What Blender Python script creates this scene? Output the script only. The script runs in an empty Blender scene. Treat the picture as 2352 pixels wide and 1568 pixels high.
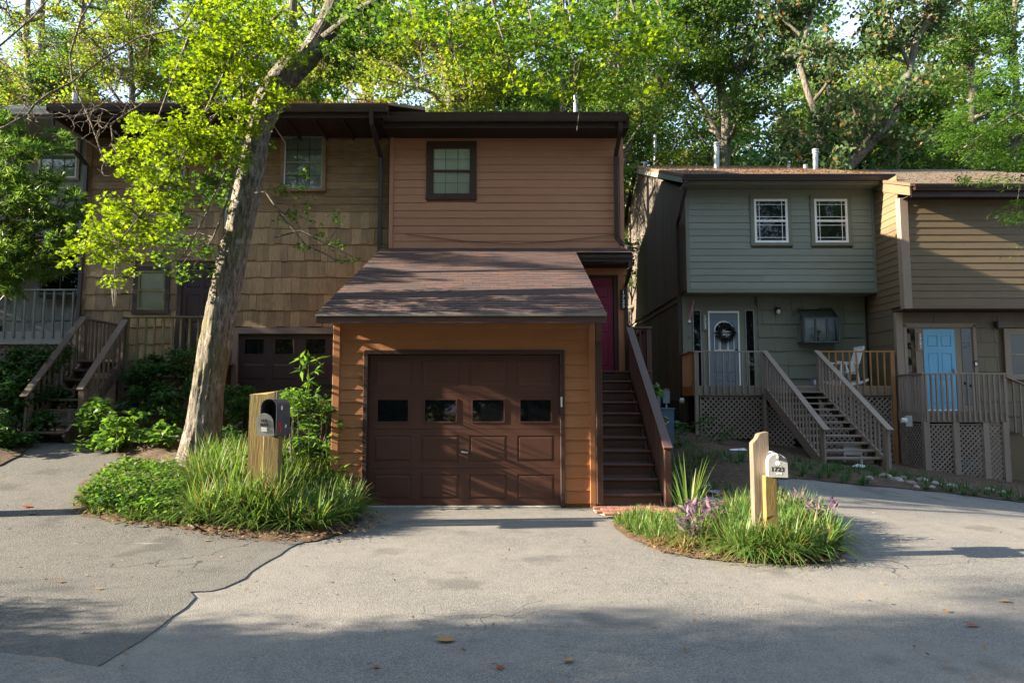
import bpy, math, random
import numpy as np
from mathutils import Vector, Matrix, noise
from mathutils.geometry import delaunay_2d_cdt
random.seed(7); RNG = np.random.default_rng(11)
S = bpy.context.scene; COL = S.collection; R = math.radians

# ------------------------------------------------------------------ camera, sky, sun, exposure
CAM_H = 1.55; F = 1568.0; TILT = math.atan(131/1568)
cam = bpy.data.objects.new('camera', bpy.data.cameras.new('camera')); COL.objects.link(cam)
cam.data.lens = 24; cam.data.sensor_width = 36; cam.data.clip_end = 800
cam.location = (0, 0, CAM_H); cam.rotation_euler = (math.pi/2 + TILT, 0, 0); S.camera = cam
SUN = Vector((-1, -0.095, 0.40)).normalized()            # towards the sun: low, from the left
w = bpy.data.worlds.new('World'); S.world = w; w.use_nodes = True
nt = w.node_tree; sky = nt.nodes.new('ShaderNodeTexSky'); sky.sky_type = 'NISHITA'; sky.sun_disc = False
sky.sun_elevation = math.asin(SUN.z); sky.sun_rotation = math.atan2(SUN.x, SUN.y)
sky.dust_density = 1.5; sky.air_density = 1.0
# thin bright cloud over the whole sky
tc_ = nt.nodes.new('ShaderNodeTexCoord'); cn = nt.nodes.new('ShaderNodeTexNoise'); cn.inputs['Scale'].default_value = 2.2; cn.inputs['Detail'].default_value = 6; nt.links.new(tc_.outputs['Generated'], cn.inputs[0])
cm = nt.nodes.new('ShaderNodeMapRange'); cm.inputs[1].default_value = .35; cm.inputs[2].default_value = .65; cm.inputs[3].default_value = .45; cm.inputs[4].default_value = .95; nt.links.new(cn.outputs[0], cm.inputs[0])
mxs = nt.nodes.new('ShaderNodeMix'); mxs.data_type = 'RGBA'; nt.links.new(cm.outputs[0], mxs.inputs[0]); nt.links.new(sky.outputs[0], mxs.inputs[6]); mxs.inputs[7].default_value = (1.85, 2.4, 3.3, 1)
nt.links.new(mxs.outputs[2], nt.nodes['Background'].inputs[0]); nt.nodes['Background'].inputs[1].default_value = 0.10
sl = bpy.data.lights.new('sun', 'SUN'); sl.energy = 5.0; sl.angle = R(0.5); sl.color = (1, .86, .66)
so = bpy.data.objects.new('sun', sl); COL.objects.link(so); so.rotation_euler = SUN.to_track_quat('Z', 'Y').to_euler(); so.location = (-20, -3, 15)
S.view_settings.view_transform = 'Standard'; S.view_settings.look = 'None'
S.view_settings.exposure = 2.6; S.view_settings.gamma = 1; S.view_settings.use_curve_mapping = False
S.cycles.use_denoising = True; S.cycles.max_bounces = 8; S.cycles.transmission_bounces = 4; S.cycles.diffuse_bounces = 4

# ------------------------------------------------------------------ where things stand
_c, _s = math.cos(TILT), math.sin(TILT)
def ray(x, y):
    a = (x-1176)/F; b = (784-y)/F
    return Vector((a, _c-b*_s, _s+b*_c))
O = Vector((0, 0, CAM_H))
def at(x, y, Y): d = ray(x, y); return O + d*(Y/d.y)
def atX(x, y, X): d = ray(x, y); return O + d*(X/d.x)
def atZ(x, y, Z): d = ray(x, y); return O + d*((Z-CAM_H)/d.z)
def ss(a, b, x):
    t = min(1, max(0, (x-a)/(b-a))); return t*t*(3-2*t)
def gh(X, Y):
    l = .8*min(1, max(0, (Y-7.5)/4.5))*ss(-2.3, -3.9, X)
    r = (.2-.14*(X-6.2)+.05*(min(Y, 19)-13.85))
    r = max(-1.2, r)*ss(7.2, 12, Y)*ss(2.3, 4.2, X)
    b = 1.2*ss(22, 45, Y)
    return l + r + b
def gpt(x, y):
    d = ray(x, y); t = 3.0
    while t < 60:
        p = O + d*t
        if p.z < gh(p.x, p.y): break
        t += .02
    return O + d*t

# ------------------------------------------------------------------ materials
M = {}
def new(name):
    m = bpy.data.materials.new(name); m.use_nodes = True; M[name] = m
    n = m.node_tree; return m, n, n.nodes['Principled BSDF']
def nd(n, t, **k):
    a = n.nodes.new(t)
    for q, v in k.items(): setattr(a, q, v)
    return a
def mixc(n, fac, a, b, mode='MIX'):
    m = nd(n, 'ShaderNodeMix', data_type='RGBA', blend_type=mode)
    for i, v in ((0, fac), (6, a), (7, b)):
        if isinstance(v, (int, float)): m.inputs[i].default_value = v
        elif isinstance(v, (tuple, list)): m.inputs[i].default_value = (*v, 1)
        else: n.links.new(v, m.inputs[i])
    return m.outputs[2]
def coords(n, scale, rnd=True, kind='Object'):
    tc = nd(n, 'ShaderNodeTexCoord'); mp = nd(n, 'ShaderNodeMapping'); mp.inputs['Scale'].default_value = scale
    n.links.new(tc.outputs[kind], mp.inputs[0])
    if rnd:
        oi = nd(n, 'ShaderNodeObjectInfo'); mm = nd(n, 'ShaderNodeMath', operation='MULTIPLY'); mm.inputs[1].default_value = 71.3
        n.links.new(oi.outputs['Random'], mm.inputs[0]); n.links.new(mm.outputs[0], mp.inputs['Location'])
    return mp.outputs[0]
def noi(n, vec, scale, detail=4, rough=.6, lo=.35, hi=.65):
    t = nd(n, 'ShaderNodeTexNoise'); t.inputs['Scale'].default_value = scale; t.inputs['Detail'].default_value = detail; t.inputs['Roughness'].default_value = rough
    n.links.new(vec, t.inputs[0]); r = nd(n, 'ShaderNodeMapRange'); r.inputs[1].default_value = lo; r.inputs[2].default_value = hi
    n.links.new(t.outputs[0], r.inputs[0]); return r.outputs[0]
def bump(n, p, h, st, dist=.01):
    b = nd(n, 'ShaderNodeBump'); b.inputs['Strength'].default_value = st; b.inputs['Distance'].default_value = dist
    n.links.new(h, b.inputs['Height']); n.links.new(b.outputs[0], p.inputs['Normal'])
def wood(name, base, dark=None, grain=(2, 2, 40), amt=.35, rough=.75, vary=.25, bst=.25, blotch=.3, blotcol=None):
    """painted or weathered board: fine grain along one axis, blotches, and a shift from piece to piece"""
    m, n, p = new(name); dark = dark or tuple(c*.55 for c in base)
    g = noi(n, coords(n, grain), 3, 6, .7)
    c = mixc(n, nd_mul(n, g, amt), base, dark)
    bl = noi(n, coords(n, (1, 1, 1), True), 1.7, 5, .65, .45, .72)
    c = mixc(n, nd_mul(n, bl, blotch), c, blotcol or tuple(v*.6 for v in base))
    oi = nd(n, 'ShaderNodeObjectInfo'); mr = nd(n, 'ShaderNodeMapRange'); mr.inputs[3].default_value = 1-vary; mr.inputs[4].default_value = 1+vary*.6
    n.links.new(oi.outputs['Random'], mr.inputs[0]); hv = nd(n, 'ShaderNodeHueSaturation'); n.links.new(mr.outputs[0], hv.inputs['Value']); n.links.new(c, hv.inputs['Color'])
    n.links.new(hv.outputs[0], p.inputs['Base Color']); p.inputs['Roughness'].default_value = rough
    p.inputs['Specular IOR Level'].default_value = .3
    bump(n, p, g, bst, .004); return m
def nd_mul(n, s, v):
    m = nd(n, 'ShaderNodeMath', operation='MULTIPLY'); m.inputs[1].default_value = v; n.links.new(s, m.inputs[0]); return m.outputs[0]
def plain(name, base, rough=.5, metal=0, var=.12, scale=8, spec=.5):
    m, n, p = new(name); g = noi(n, coords(n, (1, 1, 1)), scale, 4)
    n.links.new(mixc(n, nd_mul(n, g, 1), base, tuple(c*(1-var*2) for c in base)), p.inputs['Base Color'])
    p.inputs['Roughness'].default_value = rough; p.inputs['Metallic'].default_value = metal; p.inputs['Specular IOR Level'].default_value = spec; return m
def leaf(name, cols, trans=.5, rough=.45, gloss=.25):
    """leaf colour differs from leaf to leaf; light comes through the blade"""
    m, n, p = new(name); geo = nd(n, 'ShaderNodeNewGeometry'); cr = nd(n, 'ShaderNodeValToRGB')
    n.links.new(geo.outputs['Random Per Island'], cr.inputs[0]); e = cr.color_ramp.elements
    while len(e) < len(cols): e.new(.5)
    for i, c in enumerate(cols): e[i].position = i/(len(cols)-1); e[i].color = (*c, 1)
    n.links.new(cr.outputs[0], p.inputs['Base Color']); p.inputs['Roughness'].default_value = rough; p.inputs['Specular IOR Level'].default_value = gloss
    tr = nd(n, 'ShaderNodeBsdfTranslucent'); hv = nd(n, 'ShaderNodeHueSaturation'); hv.inputs['Value'].default_value = 1.5; hv.inputs['Saturation'].default_value = 1.1; hv.inputs['Hue'].default_value = .487
    n.links.new(cr.outputs[0], hv.inputs['Color']); n.links.new(hv.outputs[0], tr.inputs[0])
    mx = nd(n, 'ShaderNodeMixShader'); mx.inputs[0].default_value = trans
    n.links.new(p.outputs[0], mx.inputs[1]); n.links.new(tr.outputs[0], mx.inputs[2]); n.links.new(mx.outputs[0], n.nodes['Material Output'].inputs[0]); return m

# paints and timbers: grain runs along the piece's long axis
wood('terracotta_paint', (.37, .18, .11), grain=(1.5, 30, 30), amt=.18, vary=.07, rough=.6, blotch=.25, bst=.2)
wood('terracotta_bounce_lit', (.36, .155, .065), grain=(1.5, 30, 30), amt=.2, vary=.08, rough=.6, blotch=.3, bst=.25)  # same terracotta paint; warm bounce off the drive is mixed into its colour
wood('dark_brown_paint', (.05, .028, .024), grain=(4, 4, 4), amt=.2, vary=.12, rough=.45)
wood('garage_door_brown', (.085, .038, .027), grain=(3, 10, 10), amt=.15, vary=.05, rough=.42, blotch=.15, bst=.08)
wood('plum_brown', (.04, .027, .03), grain=(3, 10, 10), amt=.15, vary=.05, rough=.45, bst=.08)
wood('stair_brown', (.085, .045, .036), grain=(2, 25, 25), amt=.3, vary=.15, rough=.5, blotch=.3)
wood('weathered_siding', (.27, .18, .10), dark=(.08, .045, .022), grain=(1.4, 20, 26), amt=.7, vary=.22, blotch=.65, blotcol=(.07, .045, .028), bst=.5)
wood('weathered_shake', (.36, .255, .15), dark=(.10, .065, .035), grain=(34, 20, 1.2), amt=.75, vary=.3, blotch=.45, blotcol=(.10, .075, .045), bst=.5)
wood('grey_shake', (.34, .34, .33), dark=(.16, .15, .14), grain=(34, 20, 1.2), amt=.6, vary=.15, blotch=.3)
wood('grey_paint', (.30, .30, .29), grain=(1.5, 30, 30), amt=.25, vary=.08)
wood('olive_paint', (.20, .22, .18), grain=(1.5, 30, 30), amt=.16, vary=.06, rough=.6, blotch=.2)
wood('olive_shake', (.155, .165, .125), grain=(18, 18, 1.5), amt=.25, vary=.07, rough=.65, blotch=.25)
wood('tan_paint', (.15, .11, .062), grain=(1.5, 30, 30), amt=.2, vary=.07, rough=.6, blotch=.3)
wood('tan_shake', (.15, .12, .075), grain=(18, 18, 1.5), amt=.25, vary=.08, rough=.65, blotch=.3)
wood('tan_trim', (.27, .21, .16), grain=(20, 20, 1.5), amt=.2, vary=.06)
wood('grey_brown_siding', (.125, .105, .09), dark=(.05, .04, .035), grain=(24, 24, 1.2), amt=.5, vary=.2, blotch=.4, bst=.4)
wood('taupe_paint', (.25, .20, .165), grain=(12, 12, 12), amt=.25, vary=.16, blotch=.35)
wood('cedar_new', (.33, .16, .06), grain=(12, 12, 3), amt=.3, vary=.15)
wood('dark_deck', (.15, .115, .095), dark=(.055, .042, .035), grain=(14, 14, 5), amt=.5, vary=.25, blotch=.5, blotcol=(.06, .065, .03))
wood('mossy_rail', (.17, .165, .07), dark=(.05, .045, .02), grain=(3, 12, 12), amt=.5, vary=.2, blotch=.5)
wood('grey_trim', (.16, .135, .125), grain=(10, 10, 10), amt=.2, vary=.08)
wood('olive_trim', (.17, .18, .135), grain=(10, 10, 10), amt=.15, vary=.05)
wood('yellow_timber', (.23, .17, .055), dark=(.06, .04, .02), grain=(16, 16, 1.4), amt=.75, vary=.1, blotch=.6, blotcol=(.20, .17, .05), bst=.6)
wood('old_timber', (.20, .16, .12), dark=(.08, .055, .04), grain=(22, 22, 1.2), amt=.8, vary=.1, blotch=.5, bst=.8)
wood('soffit_dark', (.035, .022, .018), grain=(3, 3, 3), vary=.1)
plain('white_paint', (.78, .78, .76), .4, var=.03); plain('gutter_brown', (.045, .032, .034), .32, .1); plain('gutter_white', (.7, .69, .66), .4)
plain('galvanised', (.30, .32, .34), .5, .4); plain('steel_blue', (.16, .20, .25), .4, .3); plain('bay_frame', (.05, .065, .085), .4, .2); plain('drip_metal', (.6, .56, .52), .3, .8)
plain('red_door', (.17, .012, .04), .4, var=.05); plain('blue_door', (.12, .36, .54), .42, var=.04); plain('grey_door', (.14, .18, .215), .4, var=.04)
plain('black_plastic', (.015, .015, .018), .4); plain('black_metal', (.02, .02, .02), .4, .3); plain('red_flag', (.6, .03, .02), .4)
plain('mailbox_grey', (.09, .09, .10), .38, .3); plain('mailbox_white', (.75, .75, .75), .35, var=.05); plain('white_number', (.8, .8, .78), .5, var=0)
plain('mailbox_face', (.42, .43, .43), .35, .5)
plain('black_number', (.015, .015, .015), .5, var=0); plain('wreath_green', (.015, .02, .028), .8); plain('teal', (.05, .32, .42), .5); plain('bin_blue', (.06, .11, .17), .5)
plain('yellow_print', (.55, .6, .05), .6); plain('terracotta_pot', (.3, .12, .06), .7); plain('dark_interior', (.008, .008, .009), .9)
plain('blind', (.75, .80, .78), .7, var=.05, scale=2); plain('curtain', (.30, .34, .35), .8); plain('stone', (.34, .30, .27), .85, var=.25); plain('slate', (.28, .29, .32), .7, var=.25)
plain('terracotta_tile', (.28, .12, .08), .75, var=.25); plain('cord', (.1, .09, .08), .6); plain('lamp_glass', (.6, .6, .55), .1); plain('skin_cloth', (.6, .6, .65), .8); plain('pink_cloth', (.4, .12, .14), .8)
plain('concrete', (.38, .36, .33), .85, var=.15)
def glassm(name, tint, rough=.02):
    m, n, p = new(name); p.inputs['Base Color'].default_value = (*tint, 1); p.inputs['Roughness'].default_value = rough
    p.inputs['IOR'].default_value = 1.5
glassm('dark_glass', (.006, .007, .008)); glassm('green_glass', (.01, .016, .014))
def clear():
    m, n, p = new('clear_glass'); g = nd(n, 'ShaderNodeBsdfGlossy'); g.inputs['Roughness'].default_value = .01; t = nd(n, 'ShaderNodeBsdfTransparent')
    fr = nd(n, 'ShaderNodeFresnel'); fr.inputs[0].default_value = 1.45; mx = nd(n, 'ShaderNodeMixShader')
    n.links.new(fr.outputs[0], mx.inputs[0]); n.links.new(t.outputs[0], mx.inputs[1]); n.links.new(g.outputs[0], mx.inputs[2]); n.links.new(mx.outputs[0], n.nodes['Material Output'].inputs[0])
clear()
def shinglem(name, a, b, c):
    m, n, p = new(name); oi = nd(n, 'ShaderNodeObjectInfo'); geo = nd(n, 'ShaderNodeNewGeometry'); ad = nd(n, 'ShaderNodeMath', operation='ADD')
    n.links.new(oi.outputs['Random'], ad.inputs[0]); n.links.new(geo.outputs['Random Per Island'], ad.inputs[1]); fr = nd(n, 'ShaderNodeMath', operation='FRACT'); n.links.new(ad.outputs[0], fr.inputs[0])
    cr = nd(n, 'ShaderNodeValToRGB'); n.links.new(fr.outputs[0], cr.inputs[0]); e = cr.color_ramp.elements; e.new(.5)
    for i, v in enumerate((a, b, c)): e[i].position = (0, .5, 1)[i]; e[i].color = (*v, 1)
    g = noi(n, coords(n, (1, 1, 1), False, 'Object'), 320, 2); big = noi(n, coords(n, (1, 1, 1)), 5, 5)
    col = mixc(n, nd_mul(n, g, .55), cr.outputs[0], tuple(v*.35 for v in b)); col = mixc(n, nd_mul(n, big, .2), col, (.10, .07, .055))
    n.links.new(col, p.inputs['Base Color']); p.inputs['Roughness'].default_value = .9; bump(n, p, g, .6, .003)
shinglem('asphalt_shingle', (.115, .052, .038), (.074, .038, .034), (.048, .032, .036))
shinglem('litter_roof', (.20, .12, .06), (.11, .08, .05), (.28, .18, .09))
def asphalt(name, base, stone, sc, st, tint):
    m, n, p = new(name); v = coords(n, (1, 1, 1), False)
    vo = nd(n, 'ShaderNodeTexVoronoi'); vo.inputs['Scale'].default_value = sc; n.links.new(v, vo.inputs[0])
    r = nd(n, 'ShaderNodeMapRange'); r.inputs[1].default_value = .1; r.inputs[2].default_value = .75; n.links.new(vo.outputs['Distance'], r.inputs[0])
    sp = nd(n, 'ShaderNodeSeparateColor'); n.links.new(vo.outputs['Color'], sp.inputs[0])
    a = mixc(n, nd_mul(n, sp.outputs[0], .8), base, stone); a = mixc(n, nd_mul(n, r.outputs[0], .6), a, tuple(c*.35 for c in base))
    big = noi(n, v, .55, 6, .62, .4, .66); a = mixc(n, nd_mul(n, big, .7), a, tint)
    mid = noi(n, v, 6, 5, .7, .45, .7); a = mixc(n, nd_mul(n, mid, .25), a, tuple(c*.45 for c in base))
    # hairline cracks
    wv = nd(n, 'ShaderNodeTexVoronoi', feature='DISTANCE_TO_EDGE'); wv.inputs['Scale'].default_value = .55
    dn = nd(n, 'ShaderNodeTexNoise'); dn.inputs['Scale'].default_value = 1.6; dn.inputs['Detail'].default_value = 6; n.links.new(v, dn.inputs[0])
    va = nd(n, 'ShaderNodeMixRGB', blend_type='ADD'); va.inputs[0].default_value = .9; n.links.new(v, va.inputs[1]); n.links.new(dn.outputs['Color'], va.inputs[2]); n.links.new(va.outputs[0], wv.inputs[0])
    cr = nd(n, 'ShaderNodeMapRange'); cr.inputs[1].default_value = .002; cr.inputs[2].default_value = .007; cr.inputs[3].default_value = 1; cr.inputs[4].default_value = 0; n.links.new(wv.outputs[0], cr.inputs[0])
    st2 = noi(n, v, 1.15, 3, .5, .60, .68); a = mixc(n, nd_mul(n, st2, .45), a, tuple(c*.4 for c in base))
    gate = noi(n, v, .35, 2, .5, .52, .6); mu = nd(n, 'ShaderNodeMath', operation='MULTIPLY'); n.links.new(cr.outputs[0], mu.inputs[0]); n.links.new(gate, mu.inputs[1])
    a = mixc(n, nd_mul(n, mu.outputs[0], .8), a, (.02, .02, .02))
    n.links.new(a, p.inputs['Base Color']); p.inputs['Roughness'].default_value = .92; p.inputs['Specular IOR Level'].default_value = .25
    sb = nd(n, 'ShaderNodeMath', operation='SUBTRACT'); n.links.new(mu.outputs[0], sb.inputs[1]); iv = nd_mul(n, r.outputs[0], -1); n.links.new(iv, sb.inputs[0])
    bump(n, p, sb.outputs[0], st, .008)
asphalt('asphalt_worn', (.12, .117, .113), (.30, .282, .255), 110, .32, (.185, .17, .15))
asphalt('asphalt_coarse', (.062, .062, .062), (.20, .19, .17), 85, .38, (.11, .104, .096))
def soilm():
    m, n, p = new('soil'); v = coords(n, (1, 1, 1), False); a = noi(n, v, 9, 8, .75); b = noi(n, v, 60, 4, .7)
    c = mixc(n, a, (.06, .038, .022), (.20, .125, .07)); c = mixc(n, nd_mul(n, b, .6), c, (.035, .022, .014))
    n.links.new(c, p.inputs['Base Color']); p.inputs['Roughness'].default_value = .95; bump(n, p, b, 1, .02)
soilm()
def barkm(name, base, dark, moss, lich, sc=1):
    m, n, p = new(name); v = coords(n, (1, 1, 1), False); vs = coords(n, (1, 1, .2), False)
    f = noi(n, vs, 26*sc, 8, .72, .36, .62); c = mixc(n, f, dark, base)
    g = noi(n, v, 1.6, 5, .6, .5, .62); c = mixc(n, nd_mul(n, g, .65), c, moss)
    l = noi(n, v, 4.5, 5, .6, .58, .66); c = mixc(n, nd_mul(n, l, .7), c, lich)
    n.links.new(c, p.inputs['Base Color']); p.inputs['Roughness'].default_value = .9; bump(n, p, f, 1, .03)
barkm('bark', (.31, .27, .22), (.04, .032, .026), (.13, .13, .04), (.42, .40, .35)); barkm('bark_far', (.22, .19, .155), (.06, .05, .04), (.12, .12, .06), (.35, .33, .29), .6)
barkm('twig_pale', (.36, .30, .22), (.16, .12, .085), (.2, .18, .1), (.4, .38, .3))
leaf('maple_leaf', [(.08, .135, .014), (.12, .19, .018), (.17, .24, .028)], .55)  # sunlit sprays: the light is put into a yellower, brighter green
leaf('maple_leaf_shaded', [(.035, .085, .015), (.06, .13, .02), (.09, .17, .025)], .5)  # same maple leaf, with shade put into a darker green
leaf('wood_leaf', [(.03, .08, .018), (.05, .115, .022), (.085, .155, .028), (.12, .185, .035)], .5)
leaf('wood_leaf_yellow', [(.06, .12, .02), (.11, .18, .025), (.17, .22, .035), (.22, .19, .045)], .5)
leaf('magnolia_leaf', [(.03, .07, .025), (.04, .085, .03), (.06, .11, .035), (.08, .13, .04), (.05, .10, .03), (.24, .14, .05)], .4, .55, .2)
leaf('needle_leaf', [(.03, .08, .015), (.06, .13, .022), (.14, .21, .04)], .45, .4)
leaf('shrub_leaf', [(.018, .055, .016), (.032, .085, .02), (.055, .12, .028)], .4, .4)
leaf('shrub_leaf_bright', [(.04, .10, .018), (.07, .15, .025), (.11, .19, .035)], .5)
leaf('blade', [(.035, .085, .016), (.06, .135, .024), (.10, .18, .035), (.15, .22, .06), (.07, .14, .025), (.20, .15, .06)], .4, .5, .3)
leaf('blade_dry', [(.20, .13, .06), (.14, .15, .05), (.25, .17, .08)], .3)
leaf('purple_leaf', [(.09, .045, .085), (.13, .075, .12), (.18, .12, .17)], .25, .5)
leaf('litter', [(.16, .08, .035), (.24, .13, .06), (.10, .055, .03), (.30, .19, .10)], .2, .7)
leaf('dry_leaf', [(.24, .13, .05), (.30, .17, .07)], .1, .6); leaf('moss_hang', [(.35, .33, .27), (.42, .40, .33)], .4)

# ------------------------------------------------------------------ geometry helpers
WL = {}
def put(name, me, parent=None, loc=(0, 0, 0), rot=None, mat=None):
    o = bpy.data.objects.new(name, me); COL.objects.link(o); loc = Vector(loc)
    if mat and me is not None and not me.materials: me.materials.append(M[mat])
    WL[o] = loc.copy()
    if parent is not None: o.parent = parent; o.location = loc - WL[parent]
    else: o.location = loc
    if rot is not None: o.rotation_mode = 'QUATERNION'; o.rotation_quaternion = rot
    return o
def thing(name, label, cat, loc=(0, 0, 0), group=None):
    o = put(name, None, None, loc); o['label'] = label; o['category'] = cat
    if group: o['group'] = group
    return o
def tag(o, label, cat, group=None):
    o['label'] = label; o['category'] = cat
    if group: o['group'] = group
    return o
def kind(o, k): o['kind'] = k; return o
def np_mesh(name, V, loops, starts, smooth=False):
    me = bpy.data.meshes.new(name); V = np.asarray(V, dtype=np.float32)
    me.vertices.add(len(V)); me.vertices.foreach_set('co', V.ravel()); me.loops.add(len(loops)); me.loops.foreach_set('vertex_index', np.asarray(loops, dtype=np.int32))
    me.polygons.add(len(starts)); me.polygons.foreach_set('loop_start', np.asarray(starts, dtype=np.int32))
    me.update(calc_edges=True); me.validate()
    if smooth: me.polygons.foreach_set('use_smooth', np.ones(len(me.polygons), dtype=bool))
    return me
class MB:
    def __init__(s): s.v = []; s.f = []; s.sm = False
    def add(s, V, Fs):
        b = len(s.v); s.v += [tuple(p) for p in V]; s.f += [tuple(i+b for i in f) for f in Fs]; return s
    def box(s, x0, x1, y0, y1, z0, z1):
        if x0 > x1: x0, x1 = x1, x0
        if y0 > y1: y0, y1 = y1, y0
        if z0 > z1: z0, z1 = z1, z0
        return s.add([(x0,y0,z0),(x1,y0,z0),(x1,y1,z0),(x0,y1,z0),(x0,y0,z1),(x1,y0,z1),(x1,y1,z1),(x0,y1,z1)],
                     [(0,3,2,1),(4,5,6,7),(0,1,5,4),(1,2,6,5),(2,3,7,6),(3,0,4,7)])
    def prism(s, prof, a, b, axis='x'):
        n = len(prof)
        def q(t, p):
            return (t, p[0], p[1]) if axis == 'x' else ((p[0], t, p[1]) if axis == 'y' else (p[0], p[1], t))
        V = [q(a, p) for p in prof] + [q(b, p) for p in prof]
        return s.add(V, [tuple(range(n))[::-1], tuple(range(n, 2*n))] + [(i, (i+1) % n, n+(i+1) % n, n+i) for i in range(n)])
    def beam(s, p0, p1, w_, h_, up=(0, 0, 1)):
        p0 = Vector(p0); p1 = Vector(p1); d = (p1-p0).normalized(); sd = d.cross(Vector(up)).normalized(); u = sd.cross(d)
        V = [p+sd*a*w_/2+u*b*h_/2 for p in (p0, p1) for a, b in ((-1,-1),(1,-1),(1,1),(-1,1))]
        return s.add(V, [(0,3,2,1),(4,5,6,7),(0,1,5,4),(1,2,6,5),(2,3,7,6),(3,0,4,7)])
    def tube(s, pts, rad, n=8, cap=True):
        pts = [Vector(p) for p in pts]; rad = rad if isinstance(rad, (list, tuple)) else [rad]*len(pts)
        V = []; ref = Vector((.31, .87, .12))
        for i, p in enumerate(pts):
            d = (pts[min(i+1, len(pts)-1)]-pts[max(i-1, 0)]).normalized(); a = d.cross(ref).normalized() if abs(d.dot(ref)) < .98 else d.orthogonal().normalized(); b = d.cross(a)
            V += [p + (a*math.cos(2*math.pi*k/n)+b*math.sin(2*math.pi*k/n))*rad[i] for k in range(n)]
        Fs = [(i*n+k, i*n+(k+1) % n, (i+1)*n+(k+1) % n, (i+1)*n+k) for i in range(len(pts)-1) for k in range(n)]
        if cap: Fs += [tuple(range(n)), tuple(range((len(pts)-1)*n, len(pts)*n))[::-1]]
        return s.add(V, Fs)
    def lathe(s, prof, c=(0, 0, 0), n=16):
        V = [(c[0]+r*math.cos(2*math.pi*k/n), c[1]+r*math.sin(2*math.pi*k/n), c[2]+z) for r, z in prof for k in range(n)]
        return s.add(V, [(i*n+k, i*n+(k+1) % n, (i+1)*n+(k+1) % n, (i+1)*n+k) for i in range(len(prof)-1) for k in range(n)])
    def mesh(s, name='mesh'):
        me = bpy.data.meshes.new(name); me.from_pydata(s.v, [], s.f); me.update()
        if s.sm: me.polygons.foreach_set('use_smooth', [True]*len(me.polygons)); me.set_sharp_from_angle(angle=R(40))
        return me
    def build(s, name, mat, parent=None, smooth=False):
        s.sm = smooth; me = s.mesh(name); c = Vector((0, 0, 0))
        for p in s.v: c += Vector(p)
        c /= max(1, len(s.v)); me.transform(Matrix.Translation(-c)); return put(name, me, parent, c, None, mat)
CACHE = {}
def cbox_mesh(w_, d_, h_, mat, ch=.004):
    key = ('cb', round(w_, 3), round(d_, 3), round(h_, 3), mat)
    if key in CACHE: return CACHE[key]
    x, y, z = w_/2, d_/2, h_/2; c = min(ch, x*.4, y*.4, z*.4); V = []; idx = {}
    for sx in (-1, 1):
        for sy in (-1, 1):
            for sz in (-1, 1):
                for ax in range(3):
                    p = [sx*(x-c), sy*(y-c), sz*(z-c)]; p[ax] = (sx*x, sy*y, sz*z)[ax]; idx[(sx, sy, sz, ax)] = len(V); V.append(tuple(p))
    Fs = []
    for ax in range(3):
        o1, o2 = [i for i in range(3) if i != ax]
        for s_ in (-1, 1):
            q = []
            for a, b in ((-1,-1),(1,-1),(1,1),(-1,1)):
                k = [0, 0, 0]; k[ax] = s_; k[o1] = a; k[o2] = b; q.append(idx[(*k, ax)])
            Fs.append(tuple(q))
        for a in (-1, 1):
            for b in (-1, 1):
                q = []
                for s_, fx in ((-1, o1), (1, o1), (1, o2), (-1, o2)):
                    k = [0, 0, 0]; k[ax] = s_; k[o1] = a; k[o2] = b; q.append(idx[(*k, fx)])
                Fs.append(tuple(q))
    for sx in (-1, 1):
        for sy in (-1, 1):
            for sz in (-1, 1): Fs.append(tuple(idx[(sx, sy, sz, a)] for a in range(3)))
    import bmesh
    me = bpy.data.meshes.new('board'); me.from_pydata(V, [], Fs); bm = bmesh.new(); bm.from_mesh(me); bmesh.ops.recalc_face_normals(bm, faces=bm.faces); bm.to_mesh(me); bm.free()
    me.materials.append(M[mat]); CACHE[key] = me; return me
def bx(name, parent, mat, x0, x1, y0, y1, z0, z1, rot=None, ch=.004):
    return put(name, cbox_mesh(abs(x1-x0), abs(y1-y0), abs(z1-z0), mat, ch), parent, ((x0+x1)/2, (y0+y1)/2, (z0+z1)/2), rot)
def beam(name, parent, mat, p0, p1, w_, h_, up=(0, 0, 1)):
    p0 = Vector(p0); p1 = Vector(p1); d = (p1-p0); L = d.length; d.normalize(); sd = Vector(up).cross(d).normalized(); u = d.cross(sd)
    q = Matrix((d, sd, u)).transposed().to_quaternion(); return put(name, cbox_mesh(L, w_, h_, mat), parent, (p0+p1)/2, q)
def lap(parent, mat, x0, x1, z0, h, y, face='front', name='siding_board'):
    """one lap board: thick proud lower edge, thin top tucked under the next board"""
    L = x1-x0; key = ('lap', round(L, 3), round(h, 3), mat, face)
    jit = random.uniform(-.0015, .0025)
    if key not in CACHE:
        n = max(2, int(L/.6)); V = []
        for i in range(n+1):
            t = -L/2+L*i/n; dz = random.uniform(-.0025, .0025) if 0 < i < n else 0; dy = random.uniform(-.002, .002)
            V += [(t, -.021+dy, dz), (t, -.006, h), (t, .012, h), (t, .004, dz)]
        Fs = [(i*4+k, (i+1)*4+k, (i+1)*4+(k+1) % 4, i*4+(k+1) % 4) for i in range(n) for k in range(4)] + [(0, 1, 2, 3), (n*4+3, n*4+2, n*4+1, n*4)]
        me = bpy.data.meshes.new('siding_board'); me.from_pydata(V, [], Fs); me.materials.append(M[mat]); CACHE[key] = me
    if face == 'front': return put(name, CACHE[key], parent, ((x0+x1)/2, y+jit, z0))
    o = put(name, CACHE[key], parent, (y+jit, (x0+x1)/2, z0)); o.rotation_euler = (0, 0, -math.pi/2); return o    # faces -X
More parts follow.
